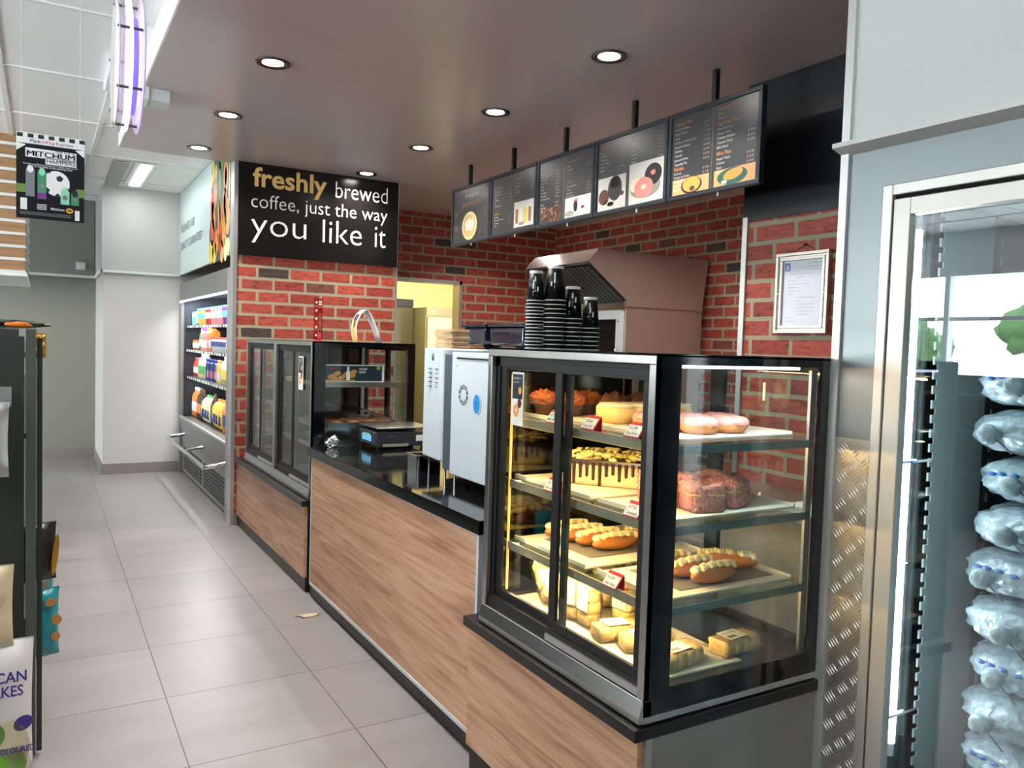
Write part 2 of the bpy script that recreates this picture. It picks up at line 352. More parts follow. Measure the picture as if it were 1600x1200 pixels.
struct('baseboard_column', MB().box((0.573, 10.008, 0), (1.40, 10.02, 0.12)).box((0.573, 10.01, 0), (0.585, 11.5, 0.12)), sk)
# the storefront glazing on the far side of the shop and behind the photographer
def glazed(nm, n0, horizontal, a0, a1, fixed, gaps):
    mb = MB(); gl = MB()
    lo, hi = 0.12, 2.68
    def bx(m, u0, u1, z0, z1, t=0.06):
        if horizontal: m.box((u0, fixed-t, z0), (u1, fixed+t, z1))
        else: m.box((fixed-t, u0, z0), (fixed+t, u1, z1))
    bx(mb, a0, a1, hi, 3.25, 0.05); bx(mb, a0, a1, 0, lo, 0.05)
    k = (a1-a0)/gaps
    for i in range(gaps+1): bx(mb, a0+i*k-0.035, a0+i*k+0.035, lo, hi)
    bx(mb, a0, a1, 2.1, 2.15, 0.03)
    struct(nm, mb, mat('white window frame', (220, 222, 222), 0.45))
glazed('wall_left', 1, False, -3.0, 11.5, -6.05, 8)
glazed('wall_front', 2, True, -6.0, -1.6, -3.05, 3)
struct('wall_front_solid', MB().box((-1.6, -3.1, 0), (5.6, -3.0, 3.25)), mat('front wall grey', (92, 94, 94), 0.6))
struct('wall_front_side', MB().box((5.5, -3.0, 0), (5.6, 3.05, 3.25)), white)
struct('ground', MB().box((-60, -60, -0.3), (60, 60, -0.12)), mat('pale forecourt concrete', (214, 212, 206), 0.8, noise=0.1))

# ------------------------------------------------------------------ ceiling lamps
def fill_panel(i, x, y):
    t = thing('ceiling_light', 'white recessed strip light in the tiled shop ceiling', 'ceiling light', (x, y, 3.235), 'strip lights of the shop ceiling')
    MB().box((x-0.32, y-0.62, 3.232), (x+0.32, y+0.62, 3.242)).build('frame', white, t)
    MB().box((x-0.26, y-0.56, 3.228), (x+0.26, y+0.56, 3.2335)).build('diffuser', mat('lamp diffuser', (255, 255, 255), 0.5, emit=(240, 246, 255), estr=3.0), t)
    area('panel_lamp', (x, y, 3.22), (0, 0, 0), 0.5, 1.1, FILL_POWER, (0.93, 0.97, 1.0), parent=t)
for i, (x, y) in enumerate(FILL_PANELS): fill_panel(i, x, y)
t = thing('ceiling_light', 'narrow glowing strip light in the ceiling before the column', 'ceiling light', (0.865, 9.1, 3.235))
MB().box((0.76, 8.45, 3.236), (0.97, 9.8, 3.244)).build('frame', white, t)
MB().box((0.815, 8.5, 3.23), (0.915, 9.75, 3.238)).build('diffuser', mat('strip diffuser', (255, 255, 255), 0.5, emit=(244, 250, 255), estr=9.0), t)
area('strip_lamp', (0.865, 9.1, 3.22), (0, 0, 0), 00.1, 1.2, 6, (0.95, 0.98, 1.0), parent=t)
MB().box((0.58, 8.5, 3.232), (0.72, 9.95, 3.243)).build('air_vent', mat('grey vent', (168, 166, 160), 0.5)).update_tag()
tag(bpy.data.objects['air_vent'], 'long grey air vent in the ceiling beside the glowing strip light', 'vent')

DL = ['second in from the aisle edge', 'middle', 'farthest', 'nearest', 'second', 'third', 'farthest', 'front']
names = ['round recessed downlight over the aisle side, nearest the hanging disc sign',
         'round recessed downlight over the aisle side, beside the emergency light box',
         'round recessed downlight over the aisle side, at the far edge of the taupe ceiling',
         'round recessed downlight before the menu boards, largest and nearest of that row',
         'round recessed downlight before the menu boards, second of that row',
         'round recessed downlight before the menu boards, third of that row',
         'round recessed downlight just above the black coffee slogan sign',
         'round recessed downlight over the aisle side, above the top picture edge']+['round recessed downlight hidden behind the menu boards, %s of three' % q for q in ('nearest', 'middle', 'farthest')]
for (x, y), lb in zip(DOWN, names):
    t = thing('downlight', lb, 'downlight', (x, y, 3.07), 'downlights in the taupe ceiling')
    MB().lathe((x, y, 0), [(0.054, 3.069), (0.092, 3.069), (0.090, 3.0635), (0.084, 3.0615), (0.060, 3.0660), (0.054, 3.0685)], 32).build('trim_ring', mat('chrome ring', (96, 84, 76), 0.2, 1.0), t)
    MB().lathe((x, y, 0), [(0.0005, 3.0635), (0.03, 3.064), (0.050, 3.066), (0.058, 3.0682)], 28).build('bulb', mat('downlight bulb', (255, 255, 255), 0.4, emit=(255, 250, 242), estr=26.0), t)
    area('down_lamp', (x, y, 3.055), (0, 0, 0), 0.08, 0.08, DOWN_POWER, (1.0, 0.93, 0.86), 'DISK', 125, t)

# ================================================================== SIGNS
# black slogan sign: faces -Y at y = 6.93
t = thing('wall_sign', 'large black slogan sign about coffee above the brick partition', 'sign', (2.1, 6.94, 2.30))
MB().box((1.402, 6.925, 2.295), (2.828, 6.95, 3.068)).build('panel', print_black, t)
o = (1.402, 6.925, 2.295); s0 = 1.426
mb = MB(); mb.text('freshly', o, X, Z, 0.115, 0.585, h=0.105, width=0.635, th=0.003, bold=0.022, base=0.0005)
mb.build('gold_lettering', gold, t)['label'] = 'gold bold lettering'
mb = MB()
mb.text('brewed', o, X, Z, 0.83, 0.57, h=0.092, width=0.49, th=0.002, bold=-0.010)
mb.text('coffee, just the way', o, X, Z, 0.105, 0.405, h=0.074, width=1.215, th=0.002, bold=-0.010)
mb.text('you', o, X, Z, 0.105, 0.175, h=0.13, width=0.47, th=0.002, bold=-0.010)
mb.text('like', o, X, Z, 0.72, 0.165, h=0.13, width=0.36, th=0.002, bold=-0.010)
mb.text('it', o, X, Z, 1.205, 0.165, h=0.13, width=0.105, th=0.002, bold=-0.010)
mb.build('white_lettering', lettering_white, t)

# freshness banner over the dairy fridge: faces -X at x = 1.37
t = thing('wall_banner', 'pale green banner with fruit and vegetables above the drinks fridge', 'banner', (1.38, 8.5, 2.3))
MB().box((1.372, 7.08, 2.30), (1.40, 10.0, 3.245)).build('panel', mat('banner mint', (206, 222, 216), 0.4), t)
o = (1.372, 10.0, 2.30); r_, u_ = -Y, Z
mb = MB(); mb.text('FRESHNESS AND', o, r_, u_, 0.12, 0.47, h=0.085, width=0.95, th=0.002)
mb.text('QUALITY GUARANTEED', o, r_, u_, 0.12, 0.28, h=0.085, width=1.40, th=0.002)
mb.build('lettering', mat('grey lettering', (84, 96, 96), 0.5), t)
mb = MB()
fruit = [mat('slate print', (70, 74, 74), 0.5), mat('orange fruit print', (236, 150, 60), 0.5), mat('red fruit print', (214, 82, 60), 0.5),
         mat('yellow fruit print', (240, 206, 84), 0.5), mat('green leaf print', (98, 150, 62), 0.5), mat('salmon fruit print', (242, 168, 110), 0.5), mat('cream fruit print', (246, 222, 160), 0.5)]
pts = [(1.95, 0.0), (2.915, 0.0), (2.915, 0.94), (2.05, 0.94), (2.0, 0.72), (2.06, 0.5), (1.93, 0.3)]
mb.flat(o, r_, u_, pts, 0.001, 0)
for cx, cy, a, b, mi, rt in [(2.12, .84, .05, .10, 3, .1), (2.24, .80, .05, .08, 3, 0), (2.05, .76, .04, .07, 3, 0), (2.22, .62, .09, .13, 1, .1), (2.07, .52, .09, .12, 2, 0),
                             (2.14, .42, .08, .16, 1, .5), (2.10, .28, .10, .13, 2, 0), (2.05, .10, .12, .11, 3, 0), (2.2, .08, .10, .10, 3, 0), (2.30, .17, .09, .12, 1, 0),
                             (2.45, .62, .045, .34, 4, .08), (2.38, .30, .03, .22, 1, .05), (2.45, .32, .03, .22, 2, -.02), (2.52, .30, .03, .2, 1, .02), (2.50, .88, .12, .09, 4, 0),
                             (2.70, .70, .10, .15, 5, .1), (2.70, .70, .045, .09, 0, .1), (2.66, .48, .10, .13, 1, 0), (2.66, .48, .05, .08, 3, 0), (2.62, .22, .10, .14, 1, 0),
                             (2.80, .34, .09, .16, 5, 0), (2.70, .36, .04, .10, 4, .4), (2.56, .06, .07, .10, 5, 0), (2.72, .07, .07, .11, 6, 0), (2.84, .08, .06, .08, 6, 0), (2.48, .14, .06, .09, 2, 0), (2.86, .6, .03, .2, 6, 0)]:
    mb.ell(o, r_, u_, cx, cy, a, b, 0.002, mi, 20, rt)
mb.build('fruit_print', fruit, t)

# promotion poster hanging from the ceiling
px0, px1, pz0, pz1, py = -0.110, 0.176, 2.142, 2.548, 4.5
t = thing('hanging_poster', 'black deodorant promotion poster with a football hanging by the aisle', 'poster', ((px0+px1)/2, py, pz0))
pw, ph = px1-px0, pz1-pz0
MB().box((px0, py, pz0), (px1, py+0.003, pz1)).build('sheet', mat('poster navy', (14, 16, 24), 0.6, spec=.25), t)
o = (px0, py, pz0)
pm = [mat('poster white', (238, 238, 236), 0.4), mat('poster blue', (42, 44, 118), 0.4), mat('poster red', (212, 52, 60), 0.4), mat('poster green', (58, 140, 92), 0.4),
      mat('poster grass', (104, 142, 62), 0.6), mat('poster purple', (112, 50, 140), 0.4), mat('poster gold', (226, 160, 50), 0.4), mat('poster ink', (14, 16, 24), 0.4), mat('poster mint', (140, 214, 176), 0.4), mat('poster grey', (120, 124, 128), 0.4)]
mb = MB()
mb.rect(o, X, Z, 0, ph*0.875, pw, ph, 0.0008, 0)
for k in range(7): mb.rect(o, X, Z, pw*(0.01+k*0.152), ph*0.945, pw*(0.095+k*0.152), ph*0.99, 0.0015, 7)
mb.rect(o, X, Z, 0, ph*0.30, pw*0.16, ph*0.40, 0.0008, 4); mb.rect(o, X, Z, pw*0.88, ph*0.30, pw, ph*0.40, 0.0008, 4)
mb.flat(o, X, Z, [(0, ph*.875), (0, ph*.78), (pw*.14, ph*.86)], 0.0008, 0); mb.flat(o, X, Z, [(pw, ph*.875), (pw*.86, ph*.86), (pw, ph*.78)], 0.0008, 0)
mb.flat(o, X, Z, [(pw*.13, ph*.72), (pw*.88, ph*.72), (pw*.88, ph*.825), (pw*.13, ph*.825)], 0.0008, 0)
mb.flat(o, X, Z, [(pw*.42, ph*.655), (pw*.88, ph*.655), (pw*.88, ph*.73), (pw*.42, ph*.73)], 0.0008, 0)
mb.ell(o, X, Z, pw*.58, ph*.44, pw*.20, pw*.21, 0.0010, 0)
for cx, cy, a in ((.63, .50, .055), (.44, .35, .05), (.47, .57, .03), (.74, .38, .03), (.60, .30, .035)): mb.flat(o, X, Z, [(pw*(cx+a*math.cos(q*2*math.pi/5+.3)), ph*cy+pw*a*math.sin(q*2*math.pi/5+.3)) for q in range(5)], 0.0016, 7)
for cx, cw, z0_, z1_, m1, m2 in ((.20, .13, .26, .58, 9, 0), (.37, .13, .24, .56, 3, 8), (.71, .13, .20, .36, 8, 8), (.86, .12, .20, .34, 3, 7)):
    mb.rect(o, X, Z, pw*(cx-cw/2), ph*z0_, pw*(cx+cw/2), ph*z1_, 0.0018, m1); mb.ell(o, X, Z, pw*cx, ph*z1_, pw*cw*.36, ph*.045, 0.002, m2)
    mb.ell(o, X, Z, pw*cx, ph*(z0_+z1_)/2, pw*cw*.3, ph*.03, 0.0024, 9)
mb.rect(o, X, Z, pw*.305, ph*.24, pw*.435, ph*.31, 0.0024, 5)
mb.ell(o, X, Z, pw*.78, ph*.13, pw*.055, ph*.032, 0.0012, 6); mb.rect(o, X, Z, pw*.86, ph*.02, pw*.93, ph*.14, 0.0012, 0)
mb.rect(o, X, Z, pw*.06, ph*.10, pw*.155, ph*.235, 0.0012, 0)
for k in range(3): mb.rect(o, X, Z, pw*.05, ph*(.045+k*.014), pw*.80, ph*(.050+k*.014), 0.0011, 9)
for k in range(4): mb.rect(o, X, Z, pw*.30, ph*(.115+k*.018), pw*.44, ph*(.123+k*.018), 0.0011, 0)
mb.build('print', pm, t)
mb = MB()
mb.text('Pick', o, X, Z, pw*.20, ph*.893, h=ph*.034, width=pw*.16, th=.002, mi=1, bold=.01); mb.text('n', o, X, Z, pw*.375, ph*.893, h=ph*.026, width=pw*.04, th=.002, mi=0)
mb.text('Pay', o, X, Z, pw*.43, ph*.893, h=ph*.034, width=pw*.13, th=.002, mi=0, bold=.01); mb.text('Express', o, X, Z, pw*.58, ph*.893, h=ph*.034, width=pw*.25, th=.002, mi=1)
mb.text('WIN 1 OF 20', o, X, Z, pw*.56, ph*.805, h=ph*.028, width=pw*.30, th=.003, mi=1, bold=.01)
for q in (0, .003, .006): mb.text('MITCHUM', o, X, Z, pw*.15+pw*q, ph*.735, h=ph*.06, width=pw*.70, th=.003, mi=2)
mb.text('HAMPERS', o, X, Z, pw*.44, ph*.67, h=ph*.045, width=pw*.42, th=.003, mi=1)
mb.text('Mitchum', o, X, Z, pw*.50, ph*.12, h=ph*.03, width=pw*.20, th=.002, mi=3, bold=.01); mb.text('M', o, X, Z, pw*.755, ph*.118, h=ph*.026, width=pw*.05, th=.003, mi=1, bold=.02)
mb.text('Purchase any Mitchum product and stand a chance to win', o, X, Z, pw*.10, ph*.632, h=ph*.018, width=pw*.80, th=.002, mi=3)
mb.text('1 of 20 hampers in the exciting draw', o, X, Z, pw*.18, ph*.605, h=ph*.018, width=pw*.64, th=.002, mi=3)
mb.build('lettering', [pm[2], pm[7], pm[1], pm[0]], t)
for q in (px0+0.02, px1-0.02): MB().cyl((q, py, pz1), (q, py, 3.25), 0.0012, n=6).build('string', mat('clear line', (200, 200, 198), 0.3), t)

# round illuminated sign, seen almost edge on
dc = Vector((0.315, 3.80, 2.735)); rd = 0.275
t = thing('disc_sign', 'round double sided illuminated sign with violet glow hanging before the taupe ceiling', 'sign', tuple(dc-Vector((0, 0, rd))))
def disc(nm, x, rad, th, m, ho=0.0):
    return MB().lathe((x, dc.y, dc.z), [(max(ho, 0.0005), -th/2), (rad-0.004, -th/2), (rad, 0), (rad-0.004, th/2), (max(ho, 0.0005), th/2)], 56, axis='x').build(nm, m, t)
disc('front_disc', dc.x-0.055, rd*0.93, 0.006, mat('pale pink acrylic', (232, 220, 218), 0.25, coat=0.4))
disc('clear_disc', dc.x-0.035, rd, 0.004, glass_mat('acrylic edge', (0.9, 0.86, 0.95)))
disc('light_disc', dc.x-0.012, rd*0.985, 0.012, mat('glowing acrylic', (250, 248, 255), 0.3, emit=(244, 240, 255), estr=0.8))
disc('back_disc', dc.x+0.035, rd, 0.008, mat('lilac acrylic', (222, 208, 236), 0.25, emit=(190, 160, 240), estr=0.12))
MB().lathe((dc.x+0.01, dc.y, dc.z), [(rd*.72, -0.010), (rd*.72, 0.010)], 48, axis='x').build('violet_band', mat('violet glow', (150, 128, 214), 0.4, emit=(110, 80, 240), estr=0.12), t)
for a in (20, 90, 160, 215, 270, 325):
    yy, zz_ = dc.y+rd*.9*math.cos(R(a)), dc.z+rd*.9*math.sin(R(a)); MB().cyl((dc.x-0.062, yy, zz_), (dc.x+0.042, yy, zz_), 0.006, n=10).build('spacer', mat('spacer steel', (120, 110, 116), 0.3, 1.0), t)
for q in (-0.12, 0.12): MB().cyl((dc.x, dc.y+q, dc.z+rd*0.88), (dc.x, dc.y+q, 3.25), 0.004, n=8).build('hanging_rod', alu, t)

t = thing('emergency_light', 'white emergency light box under the edge of the taupe ceiling', 'emergency light', (0.60, 5.3, 3.0))
MB().box((0.535, 5.25, 2.998), (0.665, 5.42, 3.07)).build('housing', mat('light grey plastic', (216, 220, 218), 0.4), t, bevel=0.006)
MB().box((0.515, 5.24, 2.995), (0.545, 5.42, 3.08)).build('bracket', whiteg, t, bevel=0.003)
t = thing('ceiling_sensor', 'small white wall unit on the shop ceiling beside the disc sign', 'sensor', (0.40, 5.6, 3.2))
MB().box((0.34, 5.3, 3.19), (0.44, 5.95, 3.245)).build('housing', whiteg, t, bevel=0.01)
MB().box((0.36, 5.29, 3.2), (0.42, 5.3, 3.235)).build('grille', mat('grey plastic', (150, 146, 140), 0.5), t)
t = thing('smoke_detector', 'small white round smoke detector at the top of the ceiling', 'smoke detector', (0.36, 4.65, 3.2))
MB().lathe((0.36, 4.65, 0), [(0.0005, 3.21), (0.03, 3.212), (0.045, 3.23), (0.052, 3.249)], 24).build('body', whiteg, t)
t = thing('motion_detector', 'small pale detector box on the grey upper wall', 'detector', (0.41, 11.28, 2.37))
MB().box((0.35, 11.25, 2.38), (0.46, 11.3, 2.48)).build('housing', mat('pale box', (214, 216, 212), 0.4), t, bevel=0.012)
MB().box((0.375, 11.243, 2.40), (0.435, 11.252, 2.45)).build('lens', whiteg, t, bevel=0.004)

# slatted wood canopy hanging at the left
t = thing('slatted_canopy', 'hanging box faced with wooden slats and white strips at the left', 'canopy', (-1.3, 8.9, 2.07))
MB().box((-2.5, 8.01, 2.09), (-0.133, 9.88, 3.249)).build('box', mat('grey canopy', (128, 124, 116), 0.5), t)
mb = MB(); mb2 = MB()
for k in range(11):
    z = 2.09+k*0.107
    mb.box((-2.5, 7.995, z+0.024), (-0.130, 8.012, z+0.105)); mb2.box((-2.5, 7.985, z), (-0.127, 8.012, z+0.024))
    mb2.box((-0.135, 8.0, z), (-0.118, 9.88, z+0.012))
mb.build('slats', mat('canopy wood', (156, 116, 78), 0.5, noise=0.18, nscale=3, stretch=(1, 1, 14)), t); mb2.build('white_strips', mat('strip white', (216, 216, 210), 0.5), t)
MB().box((-2.5, 7.98, 2.065), (-0.115, 9.88, 2.092)).build('lower_edge', white, t)

# ================================================================== MENU BOARDS (faces -X at x = 3.0)
mframe = mat('menu frame', (34, 40, 48), 0.35)
mpan = [mat('menu panel olive', (44, 45, 42), 0.35), mat('menu panel slate', (38, 42, 48), 0.35), mat('menu panel navy', (18, 22, 32), 0.35), mat('menu panel charcoal', (48, 46, 44), 0.35)]
mh = mat('menu heading orange', (232, 150, 62), 0.4); mt = mat('menu text white', (236, 236, 232), 0.4); mpr = mat('menu price', (206, 176, 150), 0.4)
pic = {k: mat('menu picture '+k, c, 0.35) for k, c in dict(cream=(236, 232, 222), orange=(238, 176, 112), brown=(92, 56, 44), dark=(30, 26, 28), muffin=(206, 120, 66), pink=(232, 142, 132), yellow=(238, 206, 70), green=(30, 92, 78), crust=(222, 162, 74), tea=(166, 120, 92), coffee=(206, 170, 110), grey=(150, 146, 134), foam=(240, 226, 196)).items()}
PK = list(pic); PM = [pic[k] for k in PK]; PI = {k: i for i, k in enumerate(PK)}
edges = [6.155, 5.48, 4.80, 4.115, 3.43, 2.755]
rods = [5.853, 5.156, 4.471, 3.752, 3.097]
lbls = ['menu board with a cup of latte art and the words Brewed to perfection', 'menu board with a picture of iced drinks in glasses', 'menu board with coffee beans and a small takeaway cup picture',
        'menu board with muffin and doughnut pictures', 'menu board listing pies, with pie and sausage roll pictures']
for k in range(5):
    ya, yb = edges[k]-0.004, edges[k+1]+0.004; z0_, z1_ = 2.43, 2.905; W = ya-yb; H = z1_-z0_
    t = thing('menu_board', lbls[k], 'menu board', (3.02, (ya+yb)/2, z0_), 'menu boards hanging over the counter')
    fr = 0.024
    mb = MB()
    mb.box((2.998, yb, z0_), (3.035, ya, z0_+fr)); mb.box((2.998, yb, z1_-fr), (3.035, ya, z1_)); mb.box((2.998, yb, z0_+fr), (3.035, yb+fr, z1_-fr)); mb.box((2.998, ya-fr, z0_+fr), (3.035, ya, z1_-fr))
    mb.build('frame', mframe, t, bevel=0.003)
    MB().box((3.008, yb+fr, z0_+fr), (3.03, ya-fr, z1_-fr)).build('panel', mpan[[3, 0, 1, 1, 2][k]], t)
    MB().box((3.0045, yb+fr, z0_+fr), (3.0075, ya-fr, z1_-fr)).build('cover_glass', glass_mat('menu cover', (0.97, 0.97, 0.97), 1.5, 0.3), t)
    MB().box((3.005, rods[k]-0.014, z1_), (3.033, rods[k]+0.014, 3.07)).build('hanging_rod', blackm, t)
    MB().cyl((3.015, rods[k]-0.05, z0_-0.02), (3.015, rods[k]-0.05, z0_), 0.005, n=10).build('hook', whiteg, t)
    o = Vector((3.0079, ya, z0_)); rr_, uu_ = -Y, Z; tx = MB(); pc = MB()
    def T(s, x, y, h, mi=0, **kw): tx.text(s, o, rr_, uu_, x*W, y*H, h=h*H, th=0.0004, mi=mi, **kw)
    def E(cx, cy, a, b, c, rt=0, th=0.0006): pc.ell(o, rr_, uu_, cx*W, cy*H, a*W, b*H, th, PI[c], 24, rt)
    def Q(x0, y0, x1, y1, c, th=0.0003): pc.rect(o, rr_, uu_, x0*W, y0*H, x1*W, y1*H, th, PI[c])
    def items(x, y, names, px, h=0.024, dy=0.046, pr='R 9.90'):
        for i, s in enumerate(names):
            T(s, x, y-i*dy, h)
            if px: T(pr, px, y-i*dy, h*0.95, 2, align='r')
    if k == 0:
        T('Brewed to', .36, .79, .07, bold=.01, width=.34*W); T('perfection', .26, .645, .06, 1, shear=.3, width=.50*W)
        E(.48, .30, .20, .245, 'coffee'); E(.48, .30, .185, .225, 'foam', th=.0008); E(.48, .30, .165, .20, 'coffee', th=.0010); E(.42, .31, .05, .10, 'foam', .4, .0012); E(.54, .31, .05, .10, 'foam', -.4, .0012); E(.48, .33, .035, .11, 'foam', 0, .0014)
        for i in range(90):
            a, b = random.uniform(.08, .92), random.uniform(.1, .9)
            if abs(a-.48) < .2 and b < .86: continue
            E(a, b, .007, .010, 'tea', random.random()*3, .0003)
        T('W', .07, .50, .09, 2); T('W', .07, .25, .09, 2)
    if k == 1:
        T('Hot Drinks', .09, .78, .035, 1); items(.09, .72, ['Americano', 'Cappuccino', 'Latte', 'Flat White', 'Tea', 'Hot Chocolate'], .47)
        T('Speciality', .09, .36, .035, 1); items(.09, .31, ['Chai Latte', 'White Hot Chocolate', 'Red Latte', 'Mocha'], .47)
        T('Iced Drinks', .56, .82, .035, 1); items(.56, .76, ['Iced Coffee', 'Iced Tea', 'Shake', 'Smoothie'], .93)
        Q(.54, .09, .95, .48, 'cream'); Q(.525, .06, .529, .93, 'grey')
        for cx, c in ((.60, 'tea'), (.68, 'foam'), (.78, 'yellow'), (.87, 'tea')): Q(cx-.028, .16, cx+.028, .38, c, .0008); E(cx, .16, .028, .015, c); E(cx, .38, .028, .012, 'foam', 0, .001)
        E(.70, .14, .06, .025, 'grey')
    if k == 2:
        T('Coffee', .07, .83, .035, 1); items(.07, .77, ['Espresso', 'Double Espresso', 'Americano', 'Cappuccino', 'Latte', 'Mocha', 'Flat White', 'Macchiato', 'Red Cappuccino'], .40)
        items(.07, .32, ['Decaf', 'Soya Milk'], .40)
        T('Iced Favourites', .54, .83, .035, 1); items(.54, .77, ['Frappe', 'Iced Latte'], .93)
        T('Extras', .54, .55, .035, 1); items(.54, .49, ['Flavoured Syrup', 'Cream', 'Extra Shot', 'Almond Milk'], .93)
        Q(.07, .07, .44, .28, 'brown'); Q(.52, .07, .95, .34, 'cream'); E(.70, .21, .035, .08, 'dark'); E(.70, .29, .04, .03, 'pink'); E(.60, .12, .08, .04, 'grey'); E(.82, .18, .03, .02, 'brown'); Q(.485, .06, .489, .93, 'grey')
        for i in range(40): E(random.uniform(.09, .42), random.uniform(.09, .26), .018, .014, 'dark' if i % 2 else 'tea', random.random()*3)
        T('N', .08, .20, .06)
    if k == 3:
        T('Muffins', .07, .86, .035, 1); items(.07, .80, ['Bran', 'Blueberry', 'Chocolate', 'Lemon Poppy', 'Carrot', 'Cheese'], .42)
        T('Doughnuts', .52, .86, .035, 1); items(.52, .80, ['Glazed', 'Choc Ring', 'Jam', 'Caramel', 'Custard', 'Cream'], .93)
        Q(.05, .06, .455, .48, 'cream'); Q(.50, .06, .95, .56, 'cream')
        E(.30, .32, .10, .16, 'dark'); E(.30, .39, .065, .07, 'muffin'); E(.14, .23, .08, .10, 'brown'); E(.22, .14, .09, .05, 'foam'); E(.24, .13, .05, .03, 'coffee'); E(.40, .24, .03, .03, 'brown')
        E(.72, .24, .20, .13, 'grey'); E(.82, .38, .11, .13, 'dark', th=.0008); E(.60, .29, .09, .09, 'foam', th=.0008); E(.70, .24, .125, .125, 'pink', th=.0010); E(.70, .25, .035, .03, 'foam', th=.0012); E(.82, .40, .03, .03, 'pink', th=.001)
    if k == 4:
        T('Classic Pies', .07, .845, .042, 1, bold=.015); items(.07, .795, ['Steak & Kidney', 'Pepper Steak', 'Steak', 'Chicken & Mushroom', 'Steak & Cheese', 'Chicken', 'Cornish', 'Spinach & Feta', 'Vegetable Pie'], .47, .026, .050)
        T('Pasties', .07, .335, .042, 1, bold=.015); items(.07, .29, ['Cornish', 'Cheese & Onion', 'Beef & Onion', 'Spicy Beef', 'Big Mix'], .47, .026, .046)
        T('Sausage Rolls', .55, .88, .042, 1, bold=.015); items(.55, .83, ['Beef', 'Chicken'], .93, .026, .050)
        T('Big Deal Pies', .55, .715, .042, 1, bold=.015); items(.55, .665, ['Steak & Kidney', 'Pepper Steak', 'Creamy Chicken', 'Chicken Curry', 'BBQ Steak'], .93, .026, .050)
        T('Mini Pies', .55, .39, .042, 1, bold=.015); items(.55, .34, ['Pepper Steak', 'Chicken', 'Steak', 'Beef Sausage Roll'], .93, .026, .048)
        Q(.06, .055, .475, .23, 'orange'); Q(.53, .055, .95, .23, 'orange'); Q(.495, .06, .499, .93, 'grey')
        E(.28, .14, .12, .095, 'dark'); E(.28, .15, .10, .085, 'crust', th=.0008); E(.29, .10, .03, .03, 'brown', th=.001)
        E(.72, .14, .155, .09, 'green'); E(.73, .16, .10, .055, 'crust', .15, .0008); E(.64, .09, .03, .02, 'foam', th=.001)
    tx.build('lettering', [mt, mh, mpr], t); pc.build('picture', PM, t)

# ================================================================== COUNTER
t = thing('service_counter', 'long service counter with oak front and glossy black worktop', 'counter', (1.7, 3.7, 0))
MB().box((1.418, 2.605, 0.880), (2.25, 4.885, 0.935)).build('worktop', mat('black granite', (14, 15, 17), 0.09, coat=0.2), t, bevel=0.003)
MB().box((1.43, 2.63, 0.10), (1.45, 4.79, 0.880)).build('front_panel', oak, t)
MB().box((1.427, 2.62, 0.082), (1.45, 4.80, 0.10)).box((1.427, 2.615, 0.085), (1.452, 2.632, 0.880)).box((1.427, 4.79, 0.085), (1.452, 4.802, 0.880)).box((1.4285, 2.63, 0.873), (1.44, 4.79, 0.880)).build('edge_trim', mat('pale edge trim', (206, 212, 214), 0.4), t)
MB().box((1.452, 2.61, 0.0), (2.20, 4.88, 0.879)).build('carcass', blackm, t)
MB().box((1.446, 2.61, 0.0), (1.455, 4.815, 0.082)).build('kick_board', mat('black kick board', (16, 16, 17), 0.35), t)

def pedestal(y0, y1, label, side_mat, dx=0.0):
    t = thing('display_cabinet', label, 'cabinet', (1.72, (y0+y1)/2, 0), 'low cabinets under the display cases')
    MB().box((1.38+dx, y0+0.005, 0.095), (1.402+dx, y1-0.005, 0.553)).build('front_panel', oak, t)
    MB().box((1.356+dx, y0-0.012, 0.553), (2.09, y1, 0.587)).build('ledge', mat('black ledge', (24, 23, 23), 0.3), t, bevel=0.002)
    MB().box((1.402+dx, y0+0.002, 0.0), (2.09, y1-0.01, 0.553)).build('carcass', blackm, t)
    MB().box((1.405+dx, y0-0.004, 0.02), (2.085, y0+0.004, 0.55)).build('side_panel', side_mat, t)
    MB().box((1.40+dx, y0-0.008, 0.02), (1.42+dx, y0+0.002, 0.553)).build('corner_trim', alu if side_mat is not oak else blackm, t)
    kb = MB().box((1.394+dx, y0+0.01, 0.0), (1.404+dx, y1-0.01, 0.094))
    kb.build('kick_board', mat('black kick board', (16, 16, 17), 0.35), t)
    return t
pedestal(1.60, 2.592, 'oak fronted cabinet with stainless side under the nearest display case', steeld)
pedestal(4.90, 6.93, 'oak fronted cabinet below the two far display cases', oak, 0.04)

